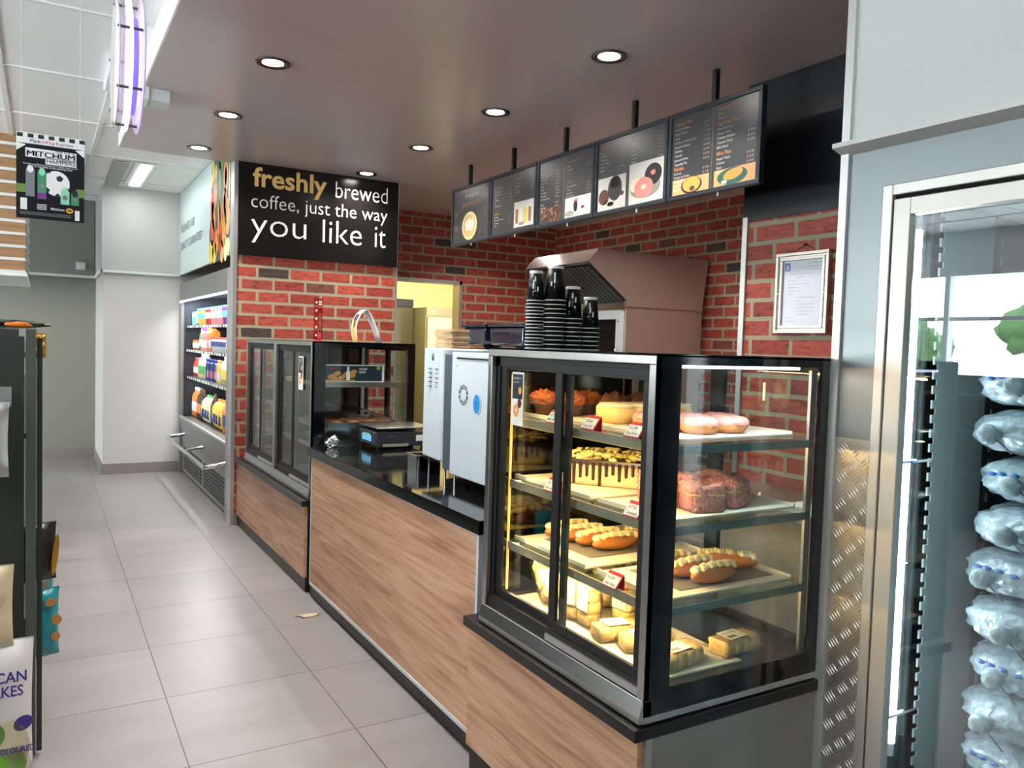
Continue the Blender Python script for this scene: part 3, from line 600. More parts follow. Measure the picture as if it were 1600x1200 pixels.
# ================================================================== DISPLAY CASES
def case(y0, y1, label, inner_side=True, near_side=True, win=(0.09, 0.05, 0.03, 0.10), x0=1.39):
    x1, z0, z1 = x0+0.70, 0.592, 1.592
    t = thing('display_case', label, 'display case', ((x0+x1)/2, (y0+y1)/2, z0), 'glass display cases on the counter')
    MB().box((x0+0.002, y0, z1-0.008), (x1, y1, z1)).build('roof', blackg, t)
    MB().box((x0, y0, z1-0.03), (x0+0.02, y1, z1-0.006)).build('header_rail', steel, t, bevel=0.002)
    mb = MB().box((x0, y0, z0+0.062), (x0+0.02, y0+0.028, z1-0.03)); mb.build('front_post', steel, t, bevel=0.002); MB().box((x0, y1-0.028, z0+0.062), (x0+0.02, y1, z1-0.03)).build('front_post', steel, t, bevel=0.002)
    MB().prism([(x0-0.012, z0), (x0+0.03, z0), (x0+0.03, z0+0.062), (x0+0.002, z0+0.062), (x0-0.012, z0+0.02)], 'y', y0, y1).build('sill_rail', steel, t, bevel=0.002)
    MB().box((x0+0.015, y0+0.004, z0), (x1, y1-0.004, z0+0.085)).build('floor_pan', mat('case base', (40, 42, 42), 0.35), t)
    MB().box((x0+0.022, y0+0.03, z1-0.065), (x0+0.05, y1-0.03, z1-0.03)).box((x0+0.010, y0+0.028, z0+0.062), (x0+0.05, y1-0.028, z0+0.105)).box((x0+0.022, y0+0.026, z0+0.1), (x0+0.05, y0+0.045, z1-0.03)).box((x0+0.022, y1-0.05, z0+0.1), (x0+0.05, y1-0.026, z1-0.03)).build('door_track', blackm, t)
    ym = (y0+y1)/2
    for k, (a, b, dx) in enumerate(((ym-0.03, y1-0.045, 0.028), (y0+0.035, ym+0.035, 0.012))):
        d = MB(); zb, zt = z0+0.105, z1-0.045; s = 0.038; th = 0.013; xx = x0+dx
        d.box((xx, a, zb), (xx+th, b, zb+0.03)); d.box((xx, a, zt-0.03), (xx+th, b, zt)); d.box((xx, a, zb+0.03), (xx+th, a+s*0.75, zt-0.03)); d.box((xx, b-s, zb+0.03), (xx+th, b, zt-0.03))
        dr = d.build('sliding_door', blackm, t, bevel=0.0015)
        MB().box((xx+0.004, a+s*0.75, zb+0.03), (xx+0.009, b-s, zt-0.03)).build('pane', glass, dr)
        if k == 1: MB().box((x0+0.002, a-0.005, z0+0.068), (x0+0.012, b, z0+0.088)).build('bottom_rail', alu, dr)
    # end glazing with a black printed border
    def end(y, nm, sgn):
        l, r, b, tp = win
        mb = MB(); th = 0.006; a, c = (y, y+th) if sgn > 0 else (y-th, y)
        mb.box((x0+0.001, a, z0+0.018), (x0+l, c, z1-0.004)); mb.box((x1-r, a, z0+0.018), (x1, c, z1-0.004)); mb.box((x0+l, a, z1-tp*0.3), (x1-r, c, z1-0.004)); mb.box((x0+l, a, z0+0.018), (x1-r, c, z0+b+0.055))
        g = mb.build(nm, blackg, t); MB().box((x0+l, a, z0+b+0.055), (x1-r, c, z1-tp*0.3)).build('pane', glass, g)
        MB().box((x0+0.0, a-0.001, z0), (x1, c+0.001, z0+0.018)).build('bottom_strip', alu, g)
    if near_side: end(y0, 'side_glazing', 1)
    far = MB().box((x0+0.03, y1-0.006, z0+0.085), (x1, y1, z1-0.008)).build('far_side_glazing', mat('mirror end panel', (104, 96, 78), 0.06, 1.0) if inner_side else glass, t)
    # rear doors
    MB().box((x1-0.02, y0+0.006, z1-0.05), (x1, y1-0.006, z1-0.008)).box((x1-0.02, y0+0.006, z0+0.085), (x1, y1-0.006, z0+0.11)).box((x1-0.02, ym-0.03, z0+0.11), (x1, ym+0.03, z1-0.05)).box((x1-0.02, y1-0.04, z0+0.11), (x1, y1-0.006, z1-0.05)).build('rear_door_frame', blackm, t)
    MB().box((x1-0.011, y0+0.03, z0+0.11), (x1-0.007, ym-0.03, z1-0.05)).box((x1-0.011, ym+0.03, z0+0.11), (x1-0.007, y1-0.04, z1-0.05)).build('rear_pane', glass, t)
    MB().box((x1-0.055, y0+0.025, z0+0.085), (x1-0.03, y0+0.035, z1-0.04)).box((x1-0.055, y1-0.04, z0+0.085), (x1-0.03, y1-0.03, z1-0.04)).build('shelf_upright', alu, t)
    return t
nearcase = case(1.60, 2.515, 'nearest display case, warmly lit and filled with cakes and doughnuts')
farcase = case(4.905, 5.825, 'dim display case beside the scale at the far end of the counter', x0=1.45)
farcase2 = case(5.831, 6.75, 'dim display case standing next to the brick partition', near_side=False, inner_side=False, x0=1.45)
# promo stickers on doors
def promo(y1, z0_, w_, h_, nm, lab, x, cols):
    t = thing(nm, lab, 'sign', (x, y1, z0_)); o = (x, y1, z0_); mb = MB()
    MB().box((x, y1-w_, z0_), (x+0.002, y1, z0_+h_)).build('card', paper, t)
    mb.rect(o, -Y, Z, w_*.06, h_*.5, w_*.94, h_*.96, .0006, 0); mb.ell(o, -Y, Z, w_*.5, h_*.30, w_*.40, h_*.17, .0007, 1)
    mb.ell(o, -Y, Z, w_*.42, h_*.28, w_*.26, h_*.12, .0010, 2); mb.ell(o, -Y, Z, w_*.42, h_*.29, w_*.07, h_*.035, .0013, 1); mb.ell(o, -Y, Z, w_*.70, h_*.42, w_*.16, h_*.09, .001, 3); mb.ell(o, -Y, Z, w_*.72, h_*.66, w_*.14, h_*.07, .001, 4)
    mb.build('print', cols, t)
    tm = MB(); tm.text('any doughnut of', o, -Y, Z, w_*.12, h_*.87, width=w_*.70, h=h_*.03, th=.001); tm.text('the day R10', o, -Y, Z, w_*.12, h_*.80, width=w_*.55, h=h_*.03, th=.001); tm.build('lettering', lettering_white, t)
cols = [mat('card navy', (24, 46, 62), 0.4), mat('card cream', (240, 234, 216), 0.4), mat('card caramel', (226, 164, 96), 0.4), mat('card maroon', (92, 26, 34), 0.4), mat('card amber', (236, 176, 62), 0.4)]
promo(2.378, 1.325, 0.075, 0.185, 'door_sticker', 'doughnut promotion card stuck on the left door of the nearest case', 1.3995+0.013, cols)
promo(5.22, 1.27, 0.105, 0.22, 'door_sticker', 'narrow food promotion card stuck on a far display case door', 1.455, cols)

def shelf_set(t, y0, y1, zs, x0=1.455, x1=2.05, m=shelfglass):
    for z in zs:
        g = MB().box((x0, y0+0.012, z-0.008), (x1, y1-0.012, z)).build('shelf', m, t)
        MB().box((x0-0.008, y0+0.012, z-0.026), (x0, y1-0.012, z+0.002)).build('price_rail', mat('shelf rail', (176, 164, 140), 0.4, 0.4), g)
        MB().box((x0+0.02, y0+0.012, z-0.03), (x1, y0+0.022, z-0.008)).box((x0+0.02, y1-0.022, z-0.03), (x1, y1-0.012, z-0.008)).build('bracket', mat('teal tinted bracket', (96, 120, 116), 0.3, 0.4), g)
shelf_set(nearcase, 1.61, 2.50, (1.345, 1.12, 0.895))
m_led = mat('warm led', (255, 214, 140), 0.4, emit=(255, 190, 90), estr=1.0); m_ledc = mat('cool led', (230, 230, 255), 0.4, emit=(226, 222, 255), estr=4.0)
# led strips of the near case: top cool one above the right end, warm ones at the front post and under each shelf
MB().box((1.47, 1.625, 1.553), (1.98, 1.645, 1.565)).build('led_strip', m_ledc, nearcase)
area('case_lamp', (1.72, 1.66, 1.548), (0, R(0), 0), 0.5, 0.02, 2.2, (0.95, 0.95, 1.0), parent=nearcase)
MB().box((1.446, 2.432, 0.72), (1.452, 2.440, 1.50)).build('led_strip', m_led, nearcase)
area('case_lamp', (1.462, 2.40, 1.1), (R(-90), 0, R(-25)), 0.02, 0.75, 1.2, (1.0, 0.72, 0.36), parent=nearcase)
for z, p in ((1.535, 2.0), (1.315, 2.8), (1.09, 3.4), (0.866, 5.2)):
    MB().box((1.463, 1.66, z), (1.473, 2.42, z+0.003)).build('led_strip', m_led, nearcase)
    area('case_lamp', (1.485, 2.04, z-0.008), (0, R(-32), 0), 0.015, 0.76, p, (1.0, 0.64, 0.27), parent=nearcase)
shelf_set(farcase, 4.92, 5.815, (1.33, 0.92), 1.52, 2.11)
shelf_set(farcase2, 5.845, 6.74, (1.33, 1.12, 0.90), 1.52, 2.11)

# ================================================================== FOOD IN THE NEAREST CASE
board = mat('tray board', (236, 226, 204), 0.5)
def tray(x0, y0, x1, y1, z, lab, rot=0.0, nm='tray', m=board):
    mb = MB().box((x0, y0, z+0.0005), (x1, y1, z+0.006), 0, rot)
    t_ = 0.006
    mb.box((x0, y0, z+0.006), (x0+t_, y1, z+0.014), 0, rot, ((x0+x1)/2, (y0+y1)/2, 0)).box((x1-t_, y0, z+0.006), (x1, y1, z+0.014), 0, rot, ((x0+x1)/2, (y0+y1)/2, 0))
    return tag(mb.build(nm, m), lab, 'tray')
tray(1.52, 1.68, 2.03, 2.02, 1.345, 'pale tray under the doughnuts on the top shelf')
tray(1.52, 2.05, 2.03, 2.47, 1.345, 'pale tray under the muffins and iced slab on the top shelf')
tray(1.50, 1.66, 2.03, 1.98, 1.12, 'pale tray under the pink coconut cakes')
tray(1.49, 2.01, 2.0, 2.47, 1.12, 'pale tray under the chocolate drip cake')
tray(1.50, 1.66, 2.03, 1.97, 0.895, 'pale tray under the cream buns nearest the end glass')
tray(1.49, 2.02, 2.0, 2.46, 0.895, 'pale tray under the cream buns behind the right hand door')
tag(MB().box((1.60, 1.70, 0.9015), (1.99, 1.93, 0.904)).build('tray_liner', mat('grey liner', (120, 112, 100), 0.6)), 'grey liner sheet under the cream buns nearest the end glass', 'tray liner')
tag(MB().box((1.57, 2.10, 0.9015), (1.93, 2.38, 0.904)).build('tray_liner', mat('grey liner', (120, 112, 100), 0.6)), 'grey liner sheet under the cream buns behind the right hand door', 'tray liner')
tag(MB().box((1.47, 1.64, 0.6785), (1.80, 2.45, 0.684)).build('base_board', board), 'cream board on the bottom of the nearest display case', 'board')

dough = mat('doughnut crumb', (206, 148, 92), 0.6, noise=0.15, nscale=30, bump=0.2); pinkg = mat('pink glaze', (206, 146, 138), 0.35, noise=0.25, nscale=60)
def torus(mb, R0, r, z, zs, mi, n=36, m=14, a0=0, a1=2*math.pi, wob=0.0, seed=0):
    vs = []
    for i in range(n):
        t = 2*math.pi*i/n
        for j in range(m):
            p = a0+(a1-a0)*j/(m if a1-a0 > 6.2 else m-1)
            k = 1+wob*mnoise.noise(Vector((math.cos(t)*2, math.sin(t)*2, seed+math.sin(p))))
            vs.append(((R0+r*k*math.cos(p))*math.cos(t), (R0+r*k*math.cos(p))*math.sin(t), z+r*zs*k*math.sin(p)))
    M_ = m if a1-a0 > 6.2 else m-1
    mb.add(vs, [(i*m+j, ((i+1) % n)*m+j, ((i+1) % n)*m+(j+1) % m, i*m+(j+1) % m) for i in range(n) for j in range(M_)], mi, True)
dn = thing('doughnut', 'pink glazed ring doughnut', 'doughnut')
mb = MB(); torus(mb, 0.034, 0.024, 0.024, 0.98, 0, wob=0.15); mb.build('dough', dough, dn)
mb = MB(); torus(mb, 0.034, 0.0255, 0.025, 1.0, 0, a0=R(5), a1=R(175), wob=0.2, seed=2); mb.build('glaze', pinkg, dn)
spots = [(1.72, 1.775, 'pink glazed doughnut nearest the end glass, front left of the pile'), (1.845, 1.775, 'pink glazed doughnut nearest the end glass, front right of the pile'), (1.66, 1.86, 'pink glazed doughnut second row, leftmost'),
         (1.78, 1.87, 'pink glazed doughnut second row, middle'), (1.90, 1.875, 'pink glazed doughnut second row, right'), (1.69, 1.965, 'pink glazed doughnut back row, left'), (1.81, 1.97, 'pink glazed doughnut back row, right')]
for i, (x, y, lb) in enumerate(spots):
    o = dn if i == 0 else dup(dn)
    o.location = (x, y, 1.3515); o.rotation_euler = (0, 0, i*1.3); o['label'] = lb+' on the top shelf'; o['group'] = 'pink doughnuts on the top shelf'
# iced slabs
t = thing('iced_slab', 'long yellow iced slab cake behind the doughnuts on the top shelf', 'cake', (1.8, 2.12, 1.3515))
mb = MB()
for k in range(4): mb.blob((1.67+k*0.085, 2.12, 1.380), (0.050, 0.062, 0.034), k, 0.05, 2, power=0.45, flat=-0.0285)
mb.build('cake', mat('butter icing', (238, 200, 120), 0.5, noise=0.1, nscale=20), t)
mb = MB()
for k in range(4): mb.blob((1.67+k*0.085, 2.12, 1.409), (0.047, 0.058, 0.009), k+9, 0.1, 3, power=0.5)
mb.build('icing', mat('cream icing', (250, 236, 196), 0.4), t)
# muffins
mf = thing('muffin', 'muffin', 'muffin')
MB().lathe((0, 0, 0), [(0.0005, 0), (0.028, 0.0), (0.038, 0.045)], 28).build('paper_case', mat('muffin case', (92, 62, 34), 0.7), mf)
mb = MB(); mb.blob((0, 0, 0.055), (0.050, 0.050, 0.034), 4, 0.22, 5.5, 40, 22, flat=-0.013); mb.build('top', mat('muffin crumb', (176, 96, 50), 0.7, noise=0.35, nscale=50, bump=0.6), mf)
mf2 = dup(mf); mtop = [c for c in mf2.children if c.name.startswith('top')][0]; mtop.data = mtop.data.copy(); mtop.data.materials[0] = mat('dark muffin crumb', (104, 62, 40), 0.7, noise=0.3, nscale=50, bump=0.6)
ml = [(1.575, 2.42, 0, 'orange topped muffin, leftmost at the back of the top shelf'), (1.67, 2.37, 0, 'orange topped muffin beside the leftmost one on the top shelf'), (1.765, 2.41, 0, 'orange topped muffin behind the centre stile on the top shelf'),
      (1.78, 2.27, 1, 'dark brown muffin behind the yellow iced slab, left of the pair'), (1.89, 2.25, 1, 'dark brown muffin behind the yellow iced slab, right of the pair')]
fl = [0, 0]
for x, y, q, lb in ml:
    src = (mf, mf2)[q]; o = src if fl[q] == 0 else dup(src); fl[q] += 1
    o.location = (x, y, 1.3515); o.rotation_euler = (0, 0, x*40); o['label'] = lb; o['group'] = 'muffins on the top shelf'
# chocolate drip cake
t = thing('drip_cake', 'cream layer cake with chocolate drips and yellow curls on the second shelf', 'cake', (1.74, 2.19, 1.1265))
cw, cd, chh = 0.30, 0.20, 0.085
def cp(x, y, z): q = Matrix.Rotation(R(-52), 3, 'Z') @ Vector((x, y, 0)); return Vector((1.74+q.x, 2.21+q.y, 1.1265+z))
mb = MB(); bx = [cp(*p) for p in ((-cw/2, -cd/2, 0), (cw/2, -cd/2, 0), (cw/2, cd/2, 0), (-cw/2, cd/2, 0), (-cw/2, -cd/2, chh), (cw/2, -cd/2, chh), (cw/2, cd/2, chh), (-cw/2, cd/2, chh))]
mb.add(bx, [(0, 3, 2, 1), (4, 5, 6, 7), (0, 1, 5, 4), (1, 2, 6, 5), (2, 3, 7, 6), (3, 0, 4, 7)]); mb.build('sponge', mat('cream sponge', (244, 224, 164), 0.5), t, bevel=0.012)
mb = MB()
for k in range(13):
    x = -cw/2+0.012+k*(cw-0.024)/12; L = random.uniform(0.35, 0.95)*chh
    for s_ in (-1, 1):
        mb.cyl(cp(x, s_*(cd/2+0.001), chh-0.002), cp(x, s_*(cd/2+0.001), chh-L), 0.0075, 0.005, 10); mb.blob(cp(x, s_*(cd/2+0.001), chh-L), (0.006, 0.006, 0.008), 0, 0, nu=8, nv=6)
for k in range(9):
    y = -cd/2+0.012+k*(cd-0.024)/8; L = random.uniform(0.35, 0.95)*chh
    for s_ in (-1, 1): mb.cyl(cp(s_*(cw/2+0.001), y, chh-0.002), cp(s_*(cw/2+0.001), y, chh-L), 0.0075, 0.005, 10)
top = [cp(*p) for p in ((-cw/2-.004, -cd/2-.004, chh-.012), (cw/2+.004, -cd/2-.004, chh-.012), (cw/2+.004, cd/2+.004, chh-.012), (-cw/2-.004, cd/2+.004, chh-.012), (-cw/2, -cd/2, chh+.004), (cw/2, -cd/2, chh+.004), (cw/2, cd/2, chh+.004), (-cw/2, cd/2, chh+.004))]
mb.add(top, [(0, 3, 2, 1), (4, 5, 6, 7), (0, 1, 5, 4), (1, 2, 6, 5), (2, 3, 7, 6), (3, 0, 4, 7)])
mb.build('chocolate_drips', mat('chocolate', (58, 32, 22), 0.25), t)
mb = MB()
for k in range(90):
    p = cp(random.uniform(-cw/2+.01, cw/2-.01), random.uniform(-cd/2+.01, cd/2-.01), chh+random.uniform(.006, .024)); mb.blob(p, (random.uniform(.010, .026), random.uniform(.006, .012), random.uniform(.004, .009)), k, .3, 3, 10, 8, rot=random.random()*3)
o = mb.build('curls', mat('yellow curls', (252, 226, 140), 0.5), t); o['kind'] = 'stuff'
# pink coconut squares
lm = thing('coconut_cake', 'pink coconut cake square', 'cake')
mb = MB(); mb.blob((0, 0, 0.040), (0.056, 0.056, 0.044), 3, 0.07, 14, 60, 34, power=0.33, flat=-0.040); mb.build('lower_layer', mat('pink coconut coating', (222, 150, 142), 0.75, noise=0.35, nscale=90, bump=0.9, bscale=160), lm)
MB().blob((0, 0, 0.052), (0.0575, 0.0575, 0.0060), 3, 0.08, 9, 40, 8, power=0.36).build('cream_layer', mat('yellow cream', (240, 206, 120), 0.5), lm)
k = 0
for x, y, lb in [(1.70, 1.735, 'front left'), (1.83, 1.755, 'front right'), (1.64, 1.84, 'middle row leftmost'), (1.765, 1.86, 'middle row centre'), (1.89, 1.865, 'middle row rightmost'), (1.73, 1.955, 'back row')]:
    o = lm if k == 0 else dup(lm); k += 1
    o.location = (x, y, 1.1265); o.rotation_euler = (0, 0, random.uniform(-.35, .35)); o['label'] = 'pink coconut cake square on the second shelf, '+lb+' of the pile'; o['group'] = 'pink coconut cakes on the second shelf'
# cream buns
bn = thing('cream_bun', 'long bun split and filled with piped cream', 'bun')
MB().blob((0, 0, 0.024), (0.098, 0.033, 0.027), 1, 0.05, 2, 30, 16, flat=-0.024).build('bun', mat('bun crust', (196, 122, 54), 0.4, noise=0.22, nscale=14), bn)
mb = MB()
for k in range(15): mb.blob((-0.084+k*0.012, 0.004*math.sin(k*2.1), 0.049-0.00012*abs(k-7)**2), (0.0105, 0.017, 0.012), k, 0.15, 4, 10, 8)
mb.build('cream', mat('piped cream', (252, 232, 176), 0.5), bn)
bl = [(1.755, 1.725, .10, 'nearest the end glass, in front'), (1.735, 1.80, .12, 'nearest the end glass, second row'), (1.71, 1.875, .1, 'nearest the end glass, third row'), (1.91, 1.82, -.75, 'nearest the end glass, slanted'),
      (1.72, 2.16, .02, 'behind the right door, in front'), (1.70, 2.235, .05, 'behind the right door, second row'), (1.68, 2.31, .03, 'behind the right door, third row'), (1.67, 2.385, .06, 'behind the right door, rearmost'), (1.885, 2.17, -1.0, 'behind the right door, slanted')]
for i, (x, y, a, lb) in enumerate(bl):
    o = bn if i == 0 else dup(bn); o.location = (x, y, 0.9045); o.rotation_euler = (0, 0, a); o['label'] = 'cream filled long bun on the third shelf, '+lb; o['group'] = 'cream buns on the third shelf'
# packs on the case floor
clam = glass_mat('clear pack', (0.97, 0.96, 0.93), 1.45, 0.12)
pk = thing('food_pack', 'clear pack', 'pack')
MB().prism([(-0.045, 0.0), (0.045, 0.0), (0.050, 0.018), (0.036, 0.052), (-0.036, 0.052), (-0.050, 0.018)], 'x', -0.085, 0.085).build('clear_tray', clam, pk, bevel=0.006)
MB().box((-0.088, -0.053, 0.017), (0.088, 0.053, 0.019)).build('rim', clam, pk)
mb = MB()
for k in range(4): mb.blob((-0.057+k*0.038, 0, 0.025), (0.0225, 0.039, 0.0235), k, 0.06, 6, 18, 12, power=0.38)
mb.build('filling', mat('sandwich filling', (222, 190, 128), 0.55, noise=0.28, nscale=40, bump=.3), pk)
MB().box((-0.05, -0.030, 0.0525), (0.03, 0.030, 0.0535)).build('price_label', paper, pk)
mb = MB(); mb.text('Rolls R29.90', (-0.045, 0, 0.0535), X, Y, 0, 0.008, h=0.010, width=0.06, th=0.0004)
for k in range(12): mb.rect((-0.045, 0, 0.0535), X, Y, k*0.003, -0.022, k*0.003+0.0014, -0.005, 0.0004)
mb.build('lettering', mat('black ink', (24, 22, 22), 0.5), pk)
pl = [(1.83, 1.70, 0, (0, 0, .10), 'lying flat nearest the end glass, right'), (1.60, 1.70, 0, (0, 0, .15), 'lying flat nearest the end glass, left'), (1.59, 1.83, 0, (0, 0, -.35), 'flat behind the right door, front'),
      (1.57, 1.945, 0, (0, 0, -.15), 'flat behind the right door, second'), (1.57, 2.065, 0, (R(90), R(90), R(-90)), 'upright behind the right door, left of two'), (1.69, 2.035, 0, (R(90), R(90), R(-80)), 'upright behind the right door, right of two'),
      (1.56, 2.16, 0, (R(70), R(90), R(-90)), 'leaning back beside the upright packs'), (1.585, 2.26, 0, (0, R(-42), R(80)), 'leaning in the middle of the heap'), (1.57, 2.36, 0, (0, R(-40), R(80)), 'leaning left of the centre stile'), (1.74, 2.22, 0, (0, R(-35), R(70)), 'half hidden at the back of the heap')]
for i, (x, y, z, rt, lb) in enumerate(pl):
    o = pk if i == 0 else dup(pk); o.rotation_euler = rt; rm_ = o.rotation_euler.to_matrix(); o.location = (x, y, 0.686-min((rm_ @ Vector(c)).z for c in ((sx_*.089, sy_*.054, sz_) for sx_ in (-1, 1) for sy_ in (-1, 1) for sz_ in (0, .053)))); o['label'] = 'clear food pack on the case floor, '+lb; o['group'] = 'packs on the bottom of the nearest case'
# price cards
def card(x, y, z, l1, l2, lab, w_=0.066, h_=0.052):
    t = thing('price_card', lab, 'price card', (x, y, z), 'red edged price cards in the nearest case')
    nrm = Vector((-0.80, 0, 0.60)); up = Vector((0.60, 0, 0.80)); o = Vector((x-0.035, y+w_/2, z+0.004))
    MB().flat(o, -Y, up, [(0, 0), (w_, 0), (w_, h_), (0, h_)], 0.003).build('card', mat('card red', (188, 34, 46), 0.4), t)
    MB().flat(o, -Y, up, [(0.002, 0.004), (w_-0.003, 0.004), (w_-0.003, h_-0.011), (0.002, h_-0.011)], 0.001, base=0.0031).build('paper', paper, t)
    m2 = MB().flat(o+nrm*0, -Y, up, [(0, h_-0.001), (w_, h_-0.001), (w_, h_), (0, h_)], 0.003)
    MB().box((x-0.004, y-w_/2, z), (x+0.012, y+w_/2, z+0.004)).box((x-0.004, y-w_/2+0.001, z+0.004), (x-0.001, y+w_/2-0.001, z+0.042)).build('holder', mat('card red', (188, 34, 46), 0.4), t)
    tm = MB(); tm.text(l1, o, -Y, up, 0.010, 0.026, h=0.010, width=0.032, th=0.0004, base=0.0042, bold=.01); tm.text(l2, o, -Y, up, 0.008, 0.009, h=0.009, width=0.048, th=0.0004, base=0.0042, bold=.01)
    tm.build('lettering', mat('black ink', (24, 22, 22), 0.5), t)
for y, z, a, b, lb in [(2.15, 1.347, 'R21.99', 'Muffin', 'price card reading muffin on the top shelf at the centre stile'), (1.95, 1.347, 'R20.00', 'Cream slice', 'price card before the yellow iced slab on the top shelf'), (1.74, 1.347, 'R12.99', 'Ring Donut', 'price card reading ring donut at the right end of the top shelf'),
                       (2.15, 1.122, 'R25.99', 'Drip Cake', 'price card on the second shelf at the centre stile'), (1.73, 1.122, 'R17.00', 'Coconut', 'price card at the right end of the second shelf'), (1.815, 0.897, 'R18.90', 'Cream Donut', 'price card before the cream buns on the third shelf')]:
    card(1.462, y, z, a, b, lb)

# ================================================================== CUPS ON THE NEAREST CASE
def cup_proto(rb, rt, h):
    t = thing('paper_cup', 'black paper cup', 'cup')
    MB().lathe((0, 0, 0), [(rb-0.002, 0.002), (rb, 0.0), (rt, h-0.005), (rt-0.003, h-0.005), (rt-0.003, h-0.009), (0.0005, h-0.009)], 30).build('body', mat('cup black', (15, 15, 17), 0.42), t)
    MB().lathe((0, 0, 0), [(rb-0.002, 0.0), (rb+0.0022, 0.0), (rb+0.0028, 0.0016), (rb+0.0022, 0.0032), (rb-0.001, 0.0032)], 30).build('rim', mat('cup white', (238, 236, 230), 0.4), t)
    MB().lathe((0, 0, 0), [(rt+0.0004, h-0.010), (rt+0.0002, h), (rt-0.0025, h), (rt-0.0025, h-0.008)], 30).build('foot_ring', mat('cup white', (238, 236, 230), 0.4), t)
    mb = MB(); o = (-rt*0.3-0.026, 0, 0); d = Vector((-0.62, -0.78, 0)); rr2 = Vector((0.78, -0.62, 0)); rm = (rb*0.35+rt*0.65)+0.0012
    mb.rect(tuple(d*rm), rr2, Z, -0.0025, h*0.64, 0.0025, h*0.80, 0.0012, 0); mb.ell(tuple(d*(rm+.001)), rr2, Z, 0, h*0.50, 0.0013, 0.002, 0.0015, 0); mb.ell(tuple(d*(rm+0.0012)), rr2, Z, 0, h*0.42, 0.0013, 0.002, 0.0015, 0)
    mb.build('print', mat('cup white', (238, 236, 230), 0.4), t)
    return t
stacks = [('tall stack at the left', 1.480, 2.35, 0.031, 0.0235, 0.105, 15, 0.0118, 'leftmost of the four cup stacks'), ('', 1.540, 2.32, 0.039, 0.0275, 0.120, 12, 0.0153, 'tallest cup stack'),
          ('', 1.610, 2.31, 0.034, 0.026, 0.115, 8, 0.0153, 'third cup stack from the left'), ('', 1.680, 2.30, 0.033, 0.0245, 0.112, 6, 0.0153, 'shortest, rightmost cup stack')]
ords = ['lowest', 'second', 'third', 'fourth', 'fifth', 'sixth', 'seventh', 'eighth', 'ninth', 'tenth', 'eleventh', 'twelfth', 'thirteenth', 'fourteenth', 'fifteenth', 'sixteenth', 'seventeenth', 'eighteenth', 'nineteenth', 'twentieth', 'twenty-first', 'twenty-second', 'twenty-third', 'twenty-fourth', 'twenty-fifth', 'twenty-sixth']
for _, x, y, rb, rt, h, n, dz, lb in stacks:
    p = cup_proto(rb, rt, h)
    for k in range(n):
        o = p if k == 0 else dup(p); o.location = (x, y, 1.5925+k*dz); o.rotation_euler = (0, 0, random.uniform(-.1, .1) if k == n-1 else random.uniform(-.4, .4))
        o['label'] = ('upturned black paper cup, topmost of the ' if k == n-1 else 'upturned black paper cup, %s from below in the ' % ords[k] if k else 'upside down black paper cup, lowest in the ')+lb; o['group'] = 'black paper cups, '+lb

# ================================================================== THINGS ON THE COUNTER
mw = mat('machine pale blue white', (200, 212, 218), 0.32)
t = thing('coffee_machine', 'pale coffee machine back with vent slots and rounded edge, farther of the pair', 'coffee machine', (1.9, 3.57, 0.935), 'coffee machines on the counter')
MB().prism([(1.672, 3.70), (1.655, 3.475), (1.662, 3.452), (1.685, 3.442), (2.05, 3.442), (2.05, 3.70)], 'z', 1.03, 1.577).build('housing', mw, t, bevel=0.008, seg=3)
MB().box((1.80, 3.46, 0.97), (2.05, 3.69, 1.03)).build('drip_base', blackm, t)
for y in (3.66, 3.47):
    MB().cyl((1.695, y, 0.935), (1.695, y, 1.035), 0.006, n=12).build('leg', chrome, t)
for y in (3.68, 3.46): MB().cyl((2.03, y, 0.935), (2.03, y, 1.03), 0.006, n=12).build('leg', chrome, t)
for cy in (3.60, 3.515):
    for k in range(5): MB().box((1.6535, cy-0.018, 1.475-k*0.022), (1.674, cy+0.014, 1.4775-k*0.022)).build('vent_slot', blackm, t)
MB().lathe((1.664, 3.57, 1.535), [(0.0005, -0.003), (0.02, -0.003), (0.02, 0.003)], 24, axis='x').build('grip', mat('grip grey', (120, 124, 126), 0.4), t)
t = thing('coffee_machine', 'pale coffee machine back with round vent and blue sticker beside the nearest case', 'coffee machine', (1.9, 3.1, 0.935), 'coffee machines on the counter')
MB().box((1.66, 2.80, 0.985), (2.12, 3.358, 1.562)).build('housing', mw, t, bevel=0.006)
MB().box((1.664, 3.355, 1.0), (2.1, 3.44, 1.55)).build('inner_body', mat('machine slate', (70, 86, 98), 0.35), t)
MB().box((1.80, 2.82, 0.95), (2.1, 3.40, 0.985)).build('drip_base', blackm, t)
for y in (3.335, 2.84):
    for x in (1.68, 2.09): MB().cyl((x, y, 0.935), (x, y, 0.99), 0.006, n=12).build('leg', chrome, t)
mb = MB()
for k in range(10):
    a0, a1 = R(k*36+4), R(k*36+30)
    for r_in in (0.030, 0.041):
        mb.flat((1.6585, 3.228, 1.369), -Y, Z, [(math.cos(a)*r_in, math.sin(a)*r_in) for a in (a0, (a0+a1)/2, a1)]+[(math.cos(a)*(r_in+.005), math.sin(a)*(r_in+.005)) for a in (a1, (a0+a1)/2, a0)], 0.001)
mb.build('round_vent', mat('vent dark', (70, 78, 82), 0.5), t)
MB().ell((1.658, 3.09, 1.335), -Y, Z, 0, 0, 0.036, 0.046, 0.001).build('sticker_edge', mat('sticker edge', (196, 200, 204), 0.4), t)
mb = MB().ell((1.6572, 3.095, 1.337), -Y, Z, 0, 0, 0.032, 0.042, 0.001); mb.build('sticker', mat('sticker blue', (34, 146, 214), 0.4), t)
mb = MB(); mb.text('3', (1.656, 3.095, 1.337), -Y, Z, -.018, -.02, h=.03, th=.0006, shear=.3); mb.build('sticker_print', mat('sticker ink', (16, 72, 130), 0.4), t)
